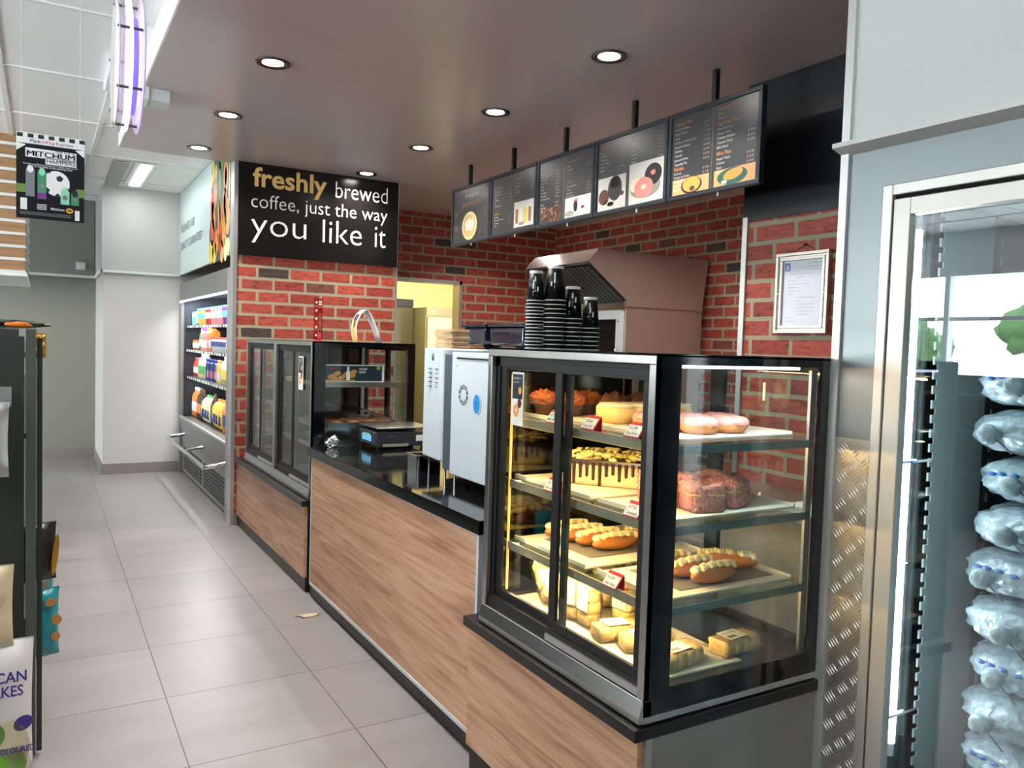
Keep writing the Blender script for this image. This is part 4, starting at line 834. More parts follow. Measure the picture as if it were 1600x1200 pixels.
MB().cyl((1.6585, 3.30, 1.50), (1.662, 3.30, 1.50), 0.003, n=8).build('screw', blackm, t)
MB().box((1.656, 2.86, 1.532), (1.67, 3.30, 1.54)).build('top_slot', blackm, t)
# bean hoppers
hm = mat('hopper navy', (16, 18, 40), 0.12, coat=0.5)
def hopper(y0, y1, lb):
    t = thing('bean_hopper', lb, 'bean hopper', (2.0, (y0+y1)/2, 1.565), 'bean hoppers on the coffee machines')
    MB().prism([(y0+.02, 1.60), (y1-.02, 1.60), (y1, 1.62), (y1, 1.69), (y0, 1.69), (y0, 1.62)], 'x', 1.93, 2.16).build('bin', hm, t, bevel=0.012, seg=3)
    MB().box((1.92, y0-.006, 1.69), (2.17, y1+.006, 1.705)).build('lid', hm, t, bevel=0.006)
    MB().lathe((2.04, (y0+y1)/2, 0), [(0.035, 1.563), (0.035, 1.58), (0.055, 1.601)], 20).build('neck', blackm, t)
hopper(3.53, 3.78, 'dark blue bean hopper, farther one beside the card sleeves'); hopper(3.16, 3.49, 'dark blue bean hopper, nearer one beside the cups')
# card sleeves
for k in range(14):
    lb = 'brown card cup sleeve, %s of the stack on the far coffee machine' % ('topmost' if k == 13 else 'lowest' if k == 0 else ords[k]+' from below')
    if k == 0:
        sl = thing('cup_sleeve', lb, 'cup sleeve', (0, 0, 0), 'stack of card cup sleeves')
        MB().prism([(-.048, -.10), (.048, -.10), (.052, 0), (.048, .10), (-.048, .10), (-.052, 0)], 'z', 0, 0.0052).build('card', mat('kraft card', (196, 164, 124), 0.7, noise=.1, nscale=20), sl)
        MB().box((-.046, -.02, 0.0052), (.046, .02, 0.0062)).build('glued_flap', mat('kraft light', (220, 190, 150), 0.7), sl); o = sl
    else: o = dup(sl, label=lb)
    o.location = (1.765+random.uniform(-.004, .004), 3.575+random.uniform(-.01, .01), 1.5785+k*0.0068); o.rotation_euler = (0, 0, random.uniform(-.06, .06))
# weighing scale
t = thing('weighing_scale', 'dark grey weighing scale with glowing blue display on the worktop', 'scale', (1.92, 4.70, 0.935))
MB().prism([(1.765, .955), (2.08, .955), (2.10, 1.035), (1.79, 1.055), (1.752, 1.045), (1.752, .965)], 'y', 4.565, 4.86).build('body', mat('scale charcoal', (44, 50, 58), 0.4), t, bevel=0.006)
for x in (1.775, 2.07):
    for y in (4.585, 4.84): MB().cyl((x, y, .935), (x, y, .957), 0.011, n=14).build('foot', blackm, t)
MB().box((1.7505, 4.60, 0.968), (1.7525, 4.83, 1.04)).build('front_plate', mat('scale blue grey', (84, 98, 112), 0.4), t)
MB().box((1.7490, 4.61, 0.976), (1.7508, 4.82, 1.038)).build('bezel', mat('scale bezel', (20, 34, 70), 0.2), t)
MB().box((1.7482, 4.63, 0.982), (1.7492, 4.795, 1.022)).build('display', mat('lcd', (120, 190, 225), 0.3, emit=(110, 186, 226), estr=0.35), t)
mb = MB()
for k in range(4): mb.rect((1.7488, 4.79, .98), -Y, Z, .02+k*.032, .044, .044+k*.032, .050, .0006)
mb.build('indicator', mat('indicator lime', (190, 226, 60), 0.4, emit=(170, 220, 40), estr=0.3), t)
MB().box((1.80, 4.5635, .955), (1.97, 4.5655, .972)).build('rating_plate', mat('plate silver', (150, 148, 136), 0.4), t)
MB().box((2.02, 4.5635, .985), (2.085, 4.5655, 1.022)).build('sticker', paper, t)
mb = MB(); mb.text('SCALE', (1.80, 4.5645, 1.012), X, Z, .022, 0, h=.008, width=.045, th=.0006); mb.build('lettering', mat('grey print', (130, 134, 138), 0.4), t)
MB().box((1.84, 4.62, 1.05), (2.04, 4.80, 1.066)).build('platter_support', blackm, t)
MB().box((1.755, 4.55, 1.066), (2.13, 4.87, 1.074)).build('platter', steel, t, bevel=0.003)
# foil ball
t = thing('foil_ball', 'crumpled ball of silver foil on the worktop beside the far case', 'foil', (1.56, 4.80, .935))
MB().blob((1.56, 4.80, .966), (.036, .036, .031), 5, .35, 3.2, 22, 16).build('foil', mat('foil', (225, 225, 225), 0.18, 1.0, bump=1.0, bscale=60), t); bpy.data.objects['foil'].data.polygons.foreach_set('use_smooth', [False]*len(bpy.data.objects['foil'].data.polygons))
# small steel box
t = thing('steel_box', 'small open steel box on the worktop beside the far coffee machine', 'box', (1.72, 3.78, .935))
MB().box((1.655, 3.725, .935), (1.79, 3.84, .94)).box((1.655, 3.725, .94), (1.66, 3.84, 1.02)).box((1.785, 3.725, .94), (1.79, 3.84, 1.02)).box((1.66, 3.725, .94), (1.785, 3.73, 1.02)).box((1.66, 3.835, .94), (1.785, 3.84, 1.02)).build('body', chrome, t)
MB().box((1.645, 3.715, 1.02), (1.80, 3.725, 1.024)).box((1.645, 3.84, 1.02), (1.80, 3.85, 1.024)).box((1.645, 3.725, 1.02), (1.655, 3.84, 1.024)).box((1.79, 3.725, 1.02), (1.80, 3.84, 1.024)).build('rim', steel, t)

# ---- far case: card, tray, shelves, food
t = thing('promo_card', 'dark promotion card with sausage rolls inside the dim display case', 'sign', (1.75, 4.97, 1.332))
MB().box((1.545, 4.965, 1.333), (1.955, 4.969, 1.445)).build('card', paper, t)
o = (1.545, 4.965, 1.333); mb = MB()
mb.rect(o, X, Z, .004, .006, .395, .106, .0006, 0)
for x, y in ((.05, .035), (.09, .055), (.12, .03), (.15, .05), (.19, .04), (.20, .065), (.07, .02)): mb.ell(o, X, Z, x, y, .024, .014, .0014, 2, 20, .3)
mb.rect(o, X, Z, .004, .006, .21, .016, .0016, 3); mb.rect(o, X, Z, .15, .012, .175, .07, .002, 1); mb.ell(o, X, Z, .162, .085, .008, .018, .002, 1); mb.ell(o, X, Z, .37, .093, .014, .014, .002, 4); mb.ell(o, X, Z, .055, .088, .012, .006, .002, 5)
mb.build('print', [cols[0], paper, mat('roll brown', (206, 138, 66), 0.5), mat('board wood', (190, 132, 84), 0.5), mat('badge green', (150, 182, 70), 0.4), mat('badge pink', (208, 40, 96), 0.4)], t)
tm = MB(); tm.text('weekend', o, X, Z, .235, .078, h=.013, width=.055, th=.0014, bold=.01); tm.text('special', o, X, Z, .235, .058, h=.013, width=.045, th=.0014, bold=.01); tm.build('lettering', lettering_white, t)
def oventray(x0, x1, y0, y1, z, lb, m=steel):
    t = thing('baking_tray', lb, 'tray', ((x0+x1)/2, (y0+y1)/2, z), 'metal trays in the dim display case')
    MB().prism([(x0+.02, z), (x1-.02, z), (x1, z+.03), (x1+.012, z+.03), (x1+.012, z+.033), (x1-.004, z+.033), (x1-.023, z+.003), (x0+.023, z+.003), (x0+.004, z+.033), (x0-.012, z+.033), (x0-.012, z+.03), (x0, z+.03)], 'y', y0, y1).build('pan', m, t)
    MB().box((x0, y0-.003, z), (x1, y0, z+.033)).box((x0, y1, z), (x1, y1+.003, z+.033)).build('end_wall', m, t)
MB().box((1.535, 4.93, 1.300), (2.10, 5.80, 1.331)).build('steel_shelf', steel, farcase)
MB().box((1.55, 4.94, 1.02), (2.10, 5.78, 1.035)).build('middle_shelf', steel, farcase)
oventray(1.58, 2.07, 4.96, 5.5, 1.036, 'steel tray with pastries on the middle shelf of the dim case')
oventray(1.60, 2.05, 4.96, 5.5, 0.922, 'steel tray on the lower shelf of the dim case')
pm_ = mat('baked pastry', (150, 84, 44), 0.5, noise=.3, nscale=20)
for i in range(10):
    x, y = 1.65+(i % 4)*.11, 5.03+(i//4)*.15
    if i == 0:
        ps = MB().blob((0, 0, .02), (.048, .06, .026), 3, .12, 3, 18, 10, flat=-.018).build('pastry', pm_, loc=(0, 0, 0)); o = ps
    else: o = ps.copy(); C.objects.link(o)
    o.location = (x, y, 1.042); o.rotation_euler = (0, 0, i*.5)
    tag(o, 'brown baked pastry in the dim case, %s' % (['front row, leftmost', 'front row, second', 'front row, third', 'front row, rightmost', 'middle row, leftmost', 'middle row, second', 'middle row, third', 'middle row, rightmost', 'back row, left', 'back row, right'][i]), 'pastry', 'pastries on the middle shelf tray')
# plastic film tent over the pastries
MB().prism([(1.60, 1.075), (1.82, 1.16), (2.05, 1.08), (2.045, 1.078), (1.82, 1.155), (1.605, 1.073)], 'y', 4.97, 5.45).build('film_cover', glass_mat('film', (.9, .9, .9), 1.5, .15))
tag(bpy.data.objects['film_cover'], 'clear film tented over the pastries in the dim case', 'film')

# ---- on the roof of the far case
t = thing('acrylic_strip', 'upright clear red acrylic strip with white marks on the far case', 'sign', (1.505, 4.98, 1.592))
m_ra = glass_mat('red acrylic', (.86, .55, .56), 1.35)
MB().box((1.478, 4.975, 1.600), (1.535, 4.979, 1.865)).build('strip', m_ra, t)
MB().box((1.478, 4.95, 1.592), (1.535, 5.01, 1.600)).build('foot', mat('pink acrylic', (214, 90, 110), 0.2), t)
mb = MB(); o = (1.478, 4.974, 1.60)
for k in range(9): mb.ell(o, X, Z, .016+(k % 2)*.024, .03+k*.026, .006, .007, .0006, k % 2)
mb.rect(o, X, Z, .03, .222, .05, .232, .0006, 0); mb.rect(o, X, Z, .03, .238, .05, .246, .0006, 0); mb.rect(o, X, Z, .026, .01, .05, .06, .0006, 1)
mb.build('print', [mat('strip print', (240, 214, 214), 0.4), mat('strip print red', (186, 60, 70), 0.4)], t)
t = thing('looped_strip', 'white paper strip looped into an arch with coffee print on the far case', 'sign', (1.84, 4.98, 1.592))
pts = [(1.762, 1.593), (1.748, 1.64), (1.745, 1.69), (1.755, 1.735), (1.775, 1.775), (1.805, 1.803), (1.825, 1.80), (1.85, 1.765), (1.875, 1.71), (1.90, 1.65), (1.92, 1.593)]
mb = MB(); vs = []
for x, z in pts: vs += [(x, 4.93, z), (x, 5.03, z)]
mb.add(vs, [(2*i, 2*i+1, 2*i+3, 2*i+2) for i in range(len(pts)-1)], 0, True)
o = mb.build('strip', mat('white card', (232, 230, 234), 0.5), t); sm = o.modifiers.new('thickness', 'SOLIDIFY'); sm.thickness = 0.002
mb = MB()
def patch(i0, i1, mi, a=4.945, b=5.015, off=-.0035):
    q = pts[i0:i1+1]; vs = []
    for x, z in q: vs += [(x+off, a, z+(.0015 if z > 1.74 else 0)), (x+off, b, z+(.0015 if z > 1.74 else 0))]
    mb.add(vs, [(2*i, 2*i+1, 2*i+3, 2*i+2) for i in range(len(q)-1)], mi, True)
patch(0, 2, 0); patch(2, 3, 0); patch(3, 4, 1); patch(2, 3, 1, 4.96, 4.985, -.005)
mb.build('print', [mat('amber print', (232, 178, 84), 0.5), mat('dark print', (40, 36, 34), 0.5)], t)

# ================================================================== FRAMED CERTIFICATE
t = thing('framed_certificate', 'silver framed certificate hanging on the near brick wall', 'picture', (3.36, 2.765, 1.71))
fy0, fy1, fz0, fz1 = 2.603, 2.932, 1.710, 2.127
mb = MB()
for a, b, d in ((0.0, .016, 0.026), (.016, .026, .016), (.026, .040, .022)):
    x = 3.368-d
    mb.box((x, fy0+a, fz0+a), (3.369, fy1-a, fz0+b)).box((x, fy0+a, fz1-b), (3.369, fy1-a, fz1-a)).box((x, fy0+a, fz0+b), (3.369, fy0+b, fz1-b)).box((x, fy1-b, fz0+b), (3.369, fy1-a, fz1-b))
mb.build('frame', mat('champagne silver', (200, 192, 184), 0.3, 0.8), t, bevel=.0015)
mb = MB()
for k in range(30):
    z = fz0+.04+k*(fz1-fz0-.08)/29
    mb.blob((3.347, fy0+.021, z), (.004, .005, .005), 0, 0, nu=8, nv=6).blob((3.347, fy1-.021, z), (.004, .005, .005), 0, 0, nu=8, nv=6)
o = mb.build('beading', mat('champagne silver', (200, 192, 184), 0.3, 0.8), t)
MB().box((3.360, fy0+.038, fz0+.038), (3.366, fy1-.038, fz1-.038)).build('document', mat('document', (226, 232, 242), 0.35), t)
o = (3.3598, fy1-.038, fz0+.038); mb = MB(); Wd, Hd = fy1-fy0-.076, fz1-fz0-.076
mb.rect(o, -Y, Z, .012, Hd-.055, .045, Hd-.014, .0004, 0); mb.flat(o, -Y, Z, [(.02, Hd-.05), (.037, Hd-.05), (.037, Hd-.03), (.0285, Hd-.02), (.02, Hd-.03)], .0006, 1)
for k, (a, b) in enumerate([(.15, .24), (.13, .24), (.17, .24), (.05, .17), (.09, .13), (.03, .09), (.03, .16), (.03, .10), (.03, .12), (.03, .07), (.1, .2), (.08, .12), (.1, .2), (.1, .21), (.09, .2), (.1, .18), (.03, .07), (.03, .09)]):
    mb.rect(o, -Y, Z, a, Hd-.02-k*.0175, b, Hd-.0185-k*.0175, .0004, 2)
mb.build('print', [mat('crest blue', (110, 124, 200), 0.5), mat('crest light', (196, 204, 236), 0.5), mat('print grey', (150, 156, 168), 0.5)], t)
MB().cyl((3.36, 2.69, 2.127), (3.366, 2.765, 2.165), .0015, n=6).cyl((3.366, 2.765, 2.165), (3.36, 2.84, 2.127), .0015, n=6).cyl((3.355, 2.765, 2.165), (3.372, 2.765, 2.165), .005, n=10).build('hanging_cord', blackm, t)

# ================================================================== OVEN
brown = mat('brown reflective steel', (180, 160, 152), 0.36, 0.55)
t = thing('pie_oven', 'tall steel oven under a slanted extraction hood before the brick wall', 'oven', (4.95, 6.1, 0))
MB().box((4.50, 5.62, 0.45), (5.42, 6.60, 2.02)).build('body', brown, t, bevel=.004)
MB().box((4.55, 5.66, 0.0), (5.40, 6.56, 0.45)).build('stand', steeld, t)
MB().prism([(4.04, 2.345), (4.155, 2.468), (5.46, 2.468), (5.40, 1.985), (4.50, 1.985), (4.50, 2.03), (4.06, 2.345)], 'y', 5.60, 5.61).build('hood_side', brown, t)
MB().prism([(4.04, 2.345), (4.155, 2.468), (5.46, 2.468), (5.40, 1.985), (4.50, 1.985), (4.50, 2.03), (4.06, 2.345)], 'y', 6.62, 6.63).build('hood_side', brown, t)
MB().prism([(4.04, 2.345), (4.155, 2.468), (5.46, 2.468), (5.46, 2.455), (4.16, 2.455), (4.052, 2.34)], 'y', 5.605, 6.625).build('hood_roof', mat('hood roof steel', (190, 176, 170), 0.25, 0.9), t)
MB().box((4.035, 5.60, 2.325), (4.058, 6.63, 2.347)).build('hood_lip', steel, t)
mb = MB()
for k in range(16): mb.prism([(4.07+.004, 2.33), (4.50, 2.035), (4.50, 2.0), (4.05, 2.31)], 'y', 5.62+k*.063, 5.62+k*.063+.048)
mb.build('louvre', mat('louvre dark', (66, 76, 80), 0.3, 0.6), t)
MB().box((4.475, 5.615, 1.965), (4.50, 6.60, 2.035)).build('door_canopy', steel, t)
dr = MB().box((4.46, 5.64, 0.9), (4.498, 5.71, 1.95)).box((4.46, 6.50, 0.9), (4.498, 6.58, 1.95)).box((4.46, 5.71, 1.87), (4.498, 6.50, 1.95)).box((4.46, 5.71, .9), (4.498, 6.50, 1.0)).build('door', mat('oven door white', (226, 230, 232), 0.35), t)
MB().box((4.475, 5.71, 1.0), (4.485, 6.50, 1.87)).build('door_glass', mat('oven glass', (30, 32, 32), 0.08, coat=.5), dr)
MB().cyl((4.44, 5.68, 1.1), (4.44, 5.68, 1.6), .012, n=12).build('handle', chrome, dr)
MB().flat((4.4595, 5.70, 1.84), -Y, Z, [(0, 0), (.04, 0), (.02, .036)], .001).build('warning_sticker', mat('warning amber', (226, 160, 50), .5), dr)
# back worktop along the near brick wall
t = thing('back_worktop', 'low steel worktop along the near brick wall, seen through the case', 'worktop', (3.05, 2.5, 0))
MB().box((2.72, 1.75, 0.86), (3.352, 3.15, 0.90)).build('top', steel, t, bevel=.004)
MB().box((2.76, 1.80, 0.0), (3.35, 3.12, 0.86)).build('cabinet', mat('beige cabinet', (196, 182, 164), .5), t)
tag(MB().box((2.85, 2.2, .901), (3.1, 2.5, .905)).build('paper_sheet', paper), 'white sheet of paper on the low back worktop', 'paper')

# ================================================================== KITCHEN BEYOND THE OPENING
cream = mat('kitchen cream wall', (222, 208, 150), 0.6)
struct('wall_kitchen', MB().box((2.5, 11.3, 0), (6.2, 11.4, 3.0), 0).box((6.1, 8.42, 0), (6.2, 11.3, 3.0), 0).box((2.4, 8.42, 0), (2.5, 11.4, 3.0), 0), cream)
struct('ceiling_kitchen', MB().box((2.4, 8.42, 3.0), (6.2, 11.4, 3.05)), cream)
struct('trim_7', MB().box((2.5, 10.9, 0), (4.72, 11.29, 2.13)), mat('dark green cold room', (60, 58, 36), .5))
struct('trim_8', MB().box((2.5, 10.88, 2.13), (4.72, 11.29, 2.24)), blackm)
t = thing('upright_fridge', 'tall stainless upright fridge in the yellowish back kitchen', 'fridge', (5.1, 10.8, 0))
fs = mat('kitchen steel', (140, 134, 104), 0.35, .6)
MB().box((4.75, 10.5, 0), (5.6, 11.25, 2.12)).build('body', fs, t, bevel=.004)
MB().box((4.77, 10.47, .1), (5.58, 10.498, 1.98)).build('door', fs, t, bevel=.004)
MB().box((4.75, 10.46, 2.0), (5.6, 10.499, 2.12)).build('control_panel', mat('kitchen panel', (120, 112, 76), .4), t)
MB().box((4.80, 10.455, 2.04), (4.88, 10.462, 2.075)).build('badge', mat('badge amber', (226, 190, 100), .4, emit=(226, 190, 100), estr=.3), t)
MB().cyl((4.82, 10.44, 1.0), (4.82, 10.44, 1.5), .012, n=10).build('handle', chrome, t)
t = thing('ceiling_light', 'round warm ceiling lamp in the back kitchen', 'ceiling light', (4.2, 9.6, 2.95))
MB().lathe((4.2, 9.6, 0), [(.0005, 2.95), (.12, 2.95), (.14, 2.999)], 24).build('shade', mat('kitchen lamp', (255, 244, 210), .5, emit=(255, 240, 196), estr=4), t)
area('kitchen_lamp', (4.2, 9.6, 2.94), (0, 0, 0), .25, .25, 130, (1, .92, .62), 'DISK', parent=t)

# ================================================================== ICE FREEZER (faces -X at x = 2.1)
sheet = mat('blue grey steel sheet', (124, 130, 132), 0.34, 0.75, noise=.04, nscale=2)
struct('wall_freezer', MB().box((2.10, -1.0, 2.235), (2.2, 1.585, 3.07)), mat('freezer wall paint', (216, 222, 218), 0.5))
struct('trim_9', MB().prism([(2.045, 2.222), (2.045, 2.236), (2.10, 2.25), (2.10, 2.205)], 'y', -1.0, 1.60), white)
struct('trim_10', MB().box((2.088, 1.573, 0), (2.115, 1.600, 3.07)), mat('edge aluminium', (214, 214, 210), 0.35, 0.5))
t = thing('ice_freezer', 'built in upright freezer with white door frame and glass door', 'freezer', (2.4, .9, 0))
MB().box((2.098, 1.445, 1.352), (2.11, 1.573, 2.215)).build('upper_panel', sheet, t)
MB().box((2.098, -0.9, 2.09), (2.11, 1.445, 2.215)).build('top_panel', sheet, t)
mb = MB().box((2.0985, 1.445, 0.0), (2.11, 1.573, 1.352))
for j in range(31):
    for i in range(3):
        cy, cz = 1.467+i*.042, .03+j*.043; sg = 1 if (i+j) % 2 else -1
        for q in range(4):
            oy, oz = (q-1.5)*.0075*sg, (q-1.5)*.0075
            c_, dv, nv_ = Vector((2.0985, cy+oy, cz+oz*1.0)), Vector((0, -.011*sg, .011)), Vector((0, .0018, .0018*sg))
            mb.add([c_-dv, c_-nv_, c_+dv, c_+nv_, c_+Vector((-.0022, 0, 0))], [(0, 1, 4), (1, 2, 4), (2, 3, 4), (3, 0, 4)])
mb.build('diamond_plate', mat('diamond plate', (206, 200, 192), .3, .9), t)
mb = MB().box((2.078, 1.415, 0.0), (2.12, 1.447, 2.092)).box((2.078, -0.9, 2.06), (2.12, 1.415, 2.092)); mb.build('outer_frame', mat('frame aluminium', (206, 204, 198), 0.35, 0.55), t, bevel=.003)
mb = MB().box((2.095, 1.400, 0.03), (2.13, 1.415, 2.05)).box((2.095, -.9, 2.045), (2.13, 1.415, 2.06)); mb.build('gasket', blackgap, t)
fw = mat('door frame white', (206, 202, 194), 0.35, 0.4)
dr = MB().box((2.068, 1.352, 0.05), (2.10, 1.402, 2.046)).box((2.068, 0.05, 1.998), (2.10, 1.352, 2.046)).box((2.068, 0.05, 0.05), (2.10, 1.352, 0.14)).box((2.068, 0.05, 0.14), (2.10, 0.10, 1.998)).build('door', fw, t, bevel=.002)
MB().box((2.082, 0.10, 0.14), (2.088, 1.352, 1.998)).build('pane', glass_mat('freezer glass', (0.92, 0.97, 0.97), 1.9), dr)
for z in (.56, 1.30): MB().box((2.10, 1.353, z), (2.24, 1.362, z+.008)).build('tube_clip', chrome, t)
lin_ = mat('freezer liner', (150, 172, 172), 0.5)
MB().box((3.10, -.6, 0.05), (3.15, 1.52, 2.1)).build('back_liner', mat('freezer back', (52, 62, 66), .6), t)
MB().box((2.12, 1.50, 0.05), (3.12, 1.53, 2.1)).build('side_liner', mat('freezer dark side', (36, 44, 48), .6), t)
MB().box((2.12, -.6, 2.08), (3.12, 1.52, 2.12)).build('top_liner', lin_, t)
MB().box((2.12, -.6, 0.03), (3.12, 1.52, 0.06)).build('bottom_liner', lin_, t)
mb = MB(); mb.box((2.40, 1.448, 0.06), (2.675, 1.452, 2.07))
for k in range(44): mb.box((2.378, 1.446, 0.08+k*.0455), (2.402, 1.452, 0.08+k*.0455+.026))
mb.build('slotted_panel', mat('pale slotted panel', (200, 214, 212), 0.45), t)
mb = MB(); mb.box((2.69, 1.448, .06), (2.75, 1.46, 2.07)); mb.build('upright', mat('upright dark', (30, 36, 40), .5), t)
mb = MB()
for k in range(34): mb.box((2.71, 1.444, 0.12+k*.056), (2.724, 1.449, 0.12+k*.056+.030))
mb.build('upright_slot', mat('slot grey', (84, 98, 102), .5), t)
for x in (2.30, 2.34): MB().box((x, 1.455, .06), (x+.012, 1.495, 2.07)).build('inner_frame', mat('frame inner', (70, 92, 96), .4, .4), t)
MB().cyl((2.245, 1.440, 0.42), (2.245, 1.440, 1.98), .014, n=14).build('light_tube', mat('freezer tube', (245, 250, 255), .4, emit=(236, 244, 255), estr=9), t)
for z in (.38, 1.98): MB().cyl((2.245, 1.440, z), (2.245, 1.440, z+.045), .0125, n=14).build('tube_cap', whiteg, t)
area('freezer_lamp', (2.24, 1.42, 1.2), (R(-90), 0, R(-50)), .03, 1.5, 13, (.90, .96, 1), parent=t)
MB().box((2.35, .35, .06), (3.1, 1.33, .075)).build('floor_rack', lin_, t)
ice = mat('ice bag', (152, 170, 178), 0.22, spec=.6, noise=.22, nscale=30, bump=1.0, bscale=34)
bt = mat('bag print blue', (30, 92, 160), .4)
pos = ['topmost', 'second from the top', 'third from the top', 'fourth from the top', 'fifth from the top', 'sixth from the top', 'seventh from the top', 'eighth from the top', 'ninth from the top', 'tenth from the top', 'lowest']
zb = .09; n_ = 11
for k in range(n_):
    for c, (cx, cy) in enumerate(((2.46, 1.16), (2.50, .80))):
        cx += random.uniform(-.02, .02); cy += random.uniform(-.015, .015); z = zb+k*.1365
        t = thing('ice_bag', 'clear bag of ice, %s of the %s column in the freezer' % (pos[n_-1-k], ('left', 'right')[c]), 'ice bag', (cx, cy, z), 'ice bags in the freezer')
        MB().blob((cx, cy, z+.079), (.150, .160, .067), k*2+c, .06, 3.6, 44, 26, power=.85).build('bag', ice, t)
        # gathered neck towards the door
        y0 = cy+.02+.03*math.sin(k*2.3); mb = MB()
        mb.lathe((cx-.165, y0, z+.075), [(.0005, -.035), (.022, -.04), (.030, -.02), (.010, 0), (.026, .022), (.05, .045)], 14, axis='x'); mb.build('neck', ice, t)
        MB().tube([(cx-.166, y0, z+.075), (cx-.19, y0-.03, z+.06), (cx-.195, y0-.07, z+.03)], .0022, 6).build('tie', mat('tie black', (40, 44, 52), .5), t)
        if k % 2 == 0:
            mb = MB(); nseg = 7
            for q in range(nseg):
                a = R(150+q*13); p = Vector((cx+.160*math.cos(a), cy+.170*math.sin(a), z+.118+.006*math.sin(q)))
                mb.blob(p+Vector((0, 0, -.022)), (.005, .013, .007), q, .1, nu=8, nv=6)
            mb.build('printed_band', bt, t)

# ================================================================== DRINKS FRIDGE (faces -X at x = 1.38)
fg = mat('fridge grey', (128, 126, 122), 0.4, .3)
t = thing('drinks_fridge', 'open front drinks fridge with four lit shelves beside the brick partition', 'fridge', (1.8, 8.6, 0))
MB().box((1.375, 7.085, 0), (1.42, 7.20, 2.2)).build('side_frame', mat('fridge pale frame', (176, 174, 170), .35, .5), t, bevel=.004)
MB().box((1.385, 9.93, 0), (1.42, 10.0, 2.2)).build('side_frame', fg, t)
MB().box((1.42, 7.09, 0), (2.3, 7.11, 2.2)).build('side_wall', mat('fridge inner side', (58, 62, 68), .5), t)
MB().box((1.42, 9.98, 0), (2.3, 10.0, 2.2)).build('side_wall', mat('fridge inner side', (58, 62, 68), .5), t)
MB().box((2.26, 7.11, 0), (2.3, 9.98, 2.2)).build('back_wall', mat('fridge inner dark', (40, 44, 50), .6), t)
MB().prism([(1.375, 1.985), (1.375, 2.20), (2.3, 2.20), (2.3, 2.08), (1.46, 2.03)], 'y', 7.20, 9.93).build('header', fg, t)
MB().prism([(1.372, 1.98), (1.372, 2.0), (1.45, 2.035), (1.45, 2.01)], 'y', 7.2, 9.93).build('header_light', mat('fridge tube', (255, 255, 255), .4, emit=(244, 248, 255), estr=4), t)
area('fridge_lamp', (1.47, 8.56, 2.0), (0, R(-30), 0), .04, 2.6, 22, (.95, .98, 1), parent=t)
MB().prism([(1.42, .02), (1.42, .36), (1.385, .62), (1.385, .66), (1.5, .66), (2.26, .60), (2.26, .02)], 'y', 7.2, 9.93).build('lower_body', fg, t)
MB().box((1.377, 7.2, .655), (1.40, 9.93, .675)).build('sill_strip', alu, t)
mb = MB()
for k in range(2):
    for j in range(7): mb.box((1.412, 7.36+k*1.28, .07+j*.038), (1.421, 8.50+k*1.28, .09+j*.038))
mb.build('vent_grille', mat('grille dark', (28, 30, 32), .5), t)
mb = MB(); mb.tube([(1.385, 7.16, .50), (1.30, 7.15, .485), (1.215, 7.16, .475), (1.195, 7.2, .47), (1.195, 8.3, .47), (1.195, 9.45, .47), (1.215, 9.49, .475), (1.30, 9.50, .485), (1.39, 9.5, .50)], .019, 12); mb.build('bumper_rail', chrome, t)
MB().tube([(1.195, 8.3, .47), (1.30, 8.3, .49), (1.39, 8.3, .50)], .014, 10).build('bumper_bracket', chrome, t)
SZ = [1.72, 1.445, 1.135]
for z in SZ:
    s_ = MB().box((1.47, 7.12, z-.02), (2.2, 9.97, z-.004)).build('shelf', mat('fridge shelf', (92, 94, 98), .4), t)
    MB().box((1.452, 7.12, z-.028), (1.470, 9.97, z+.002)).build('price_rail', mat('rail dark', (60, 62, 66), .4), s_)
    mb = MB()
    for k in range(20): mb.box((1.449, 7.16+k*.14, z-.026), (1.4525, 7.16+k*.14+random.choice((.05, .08, .10)), z-.001))
    mb.build('price_label', paper, s_)
    area('shelf_lamp', (1.50, 8.55, z-.03), (0, R(-20), 0), .02, 2.6, 5, (.95, .98, 1), parent=t)

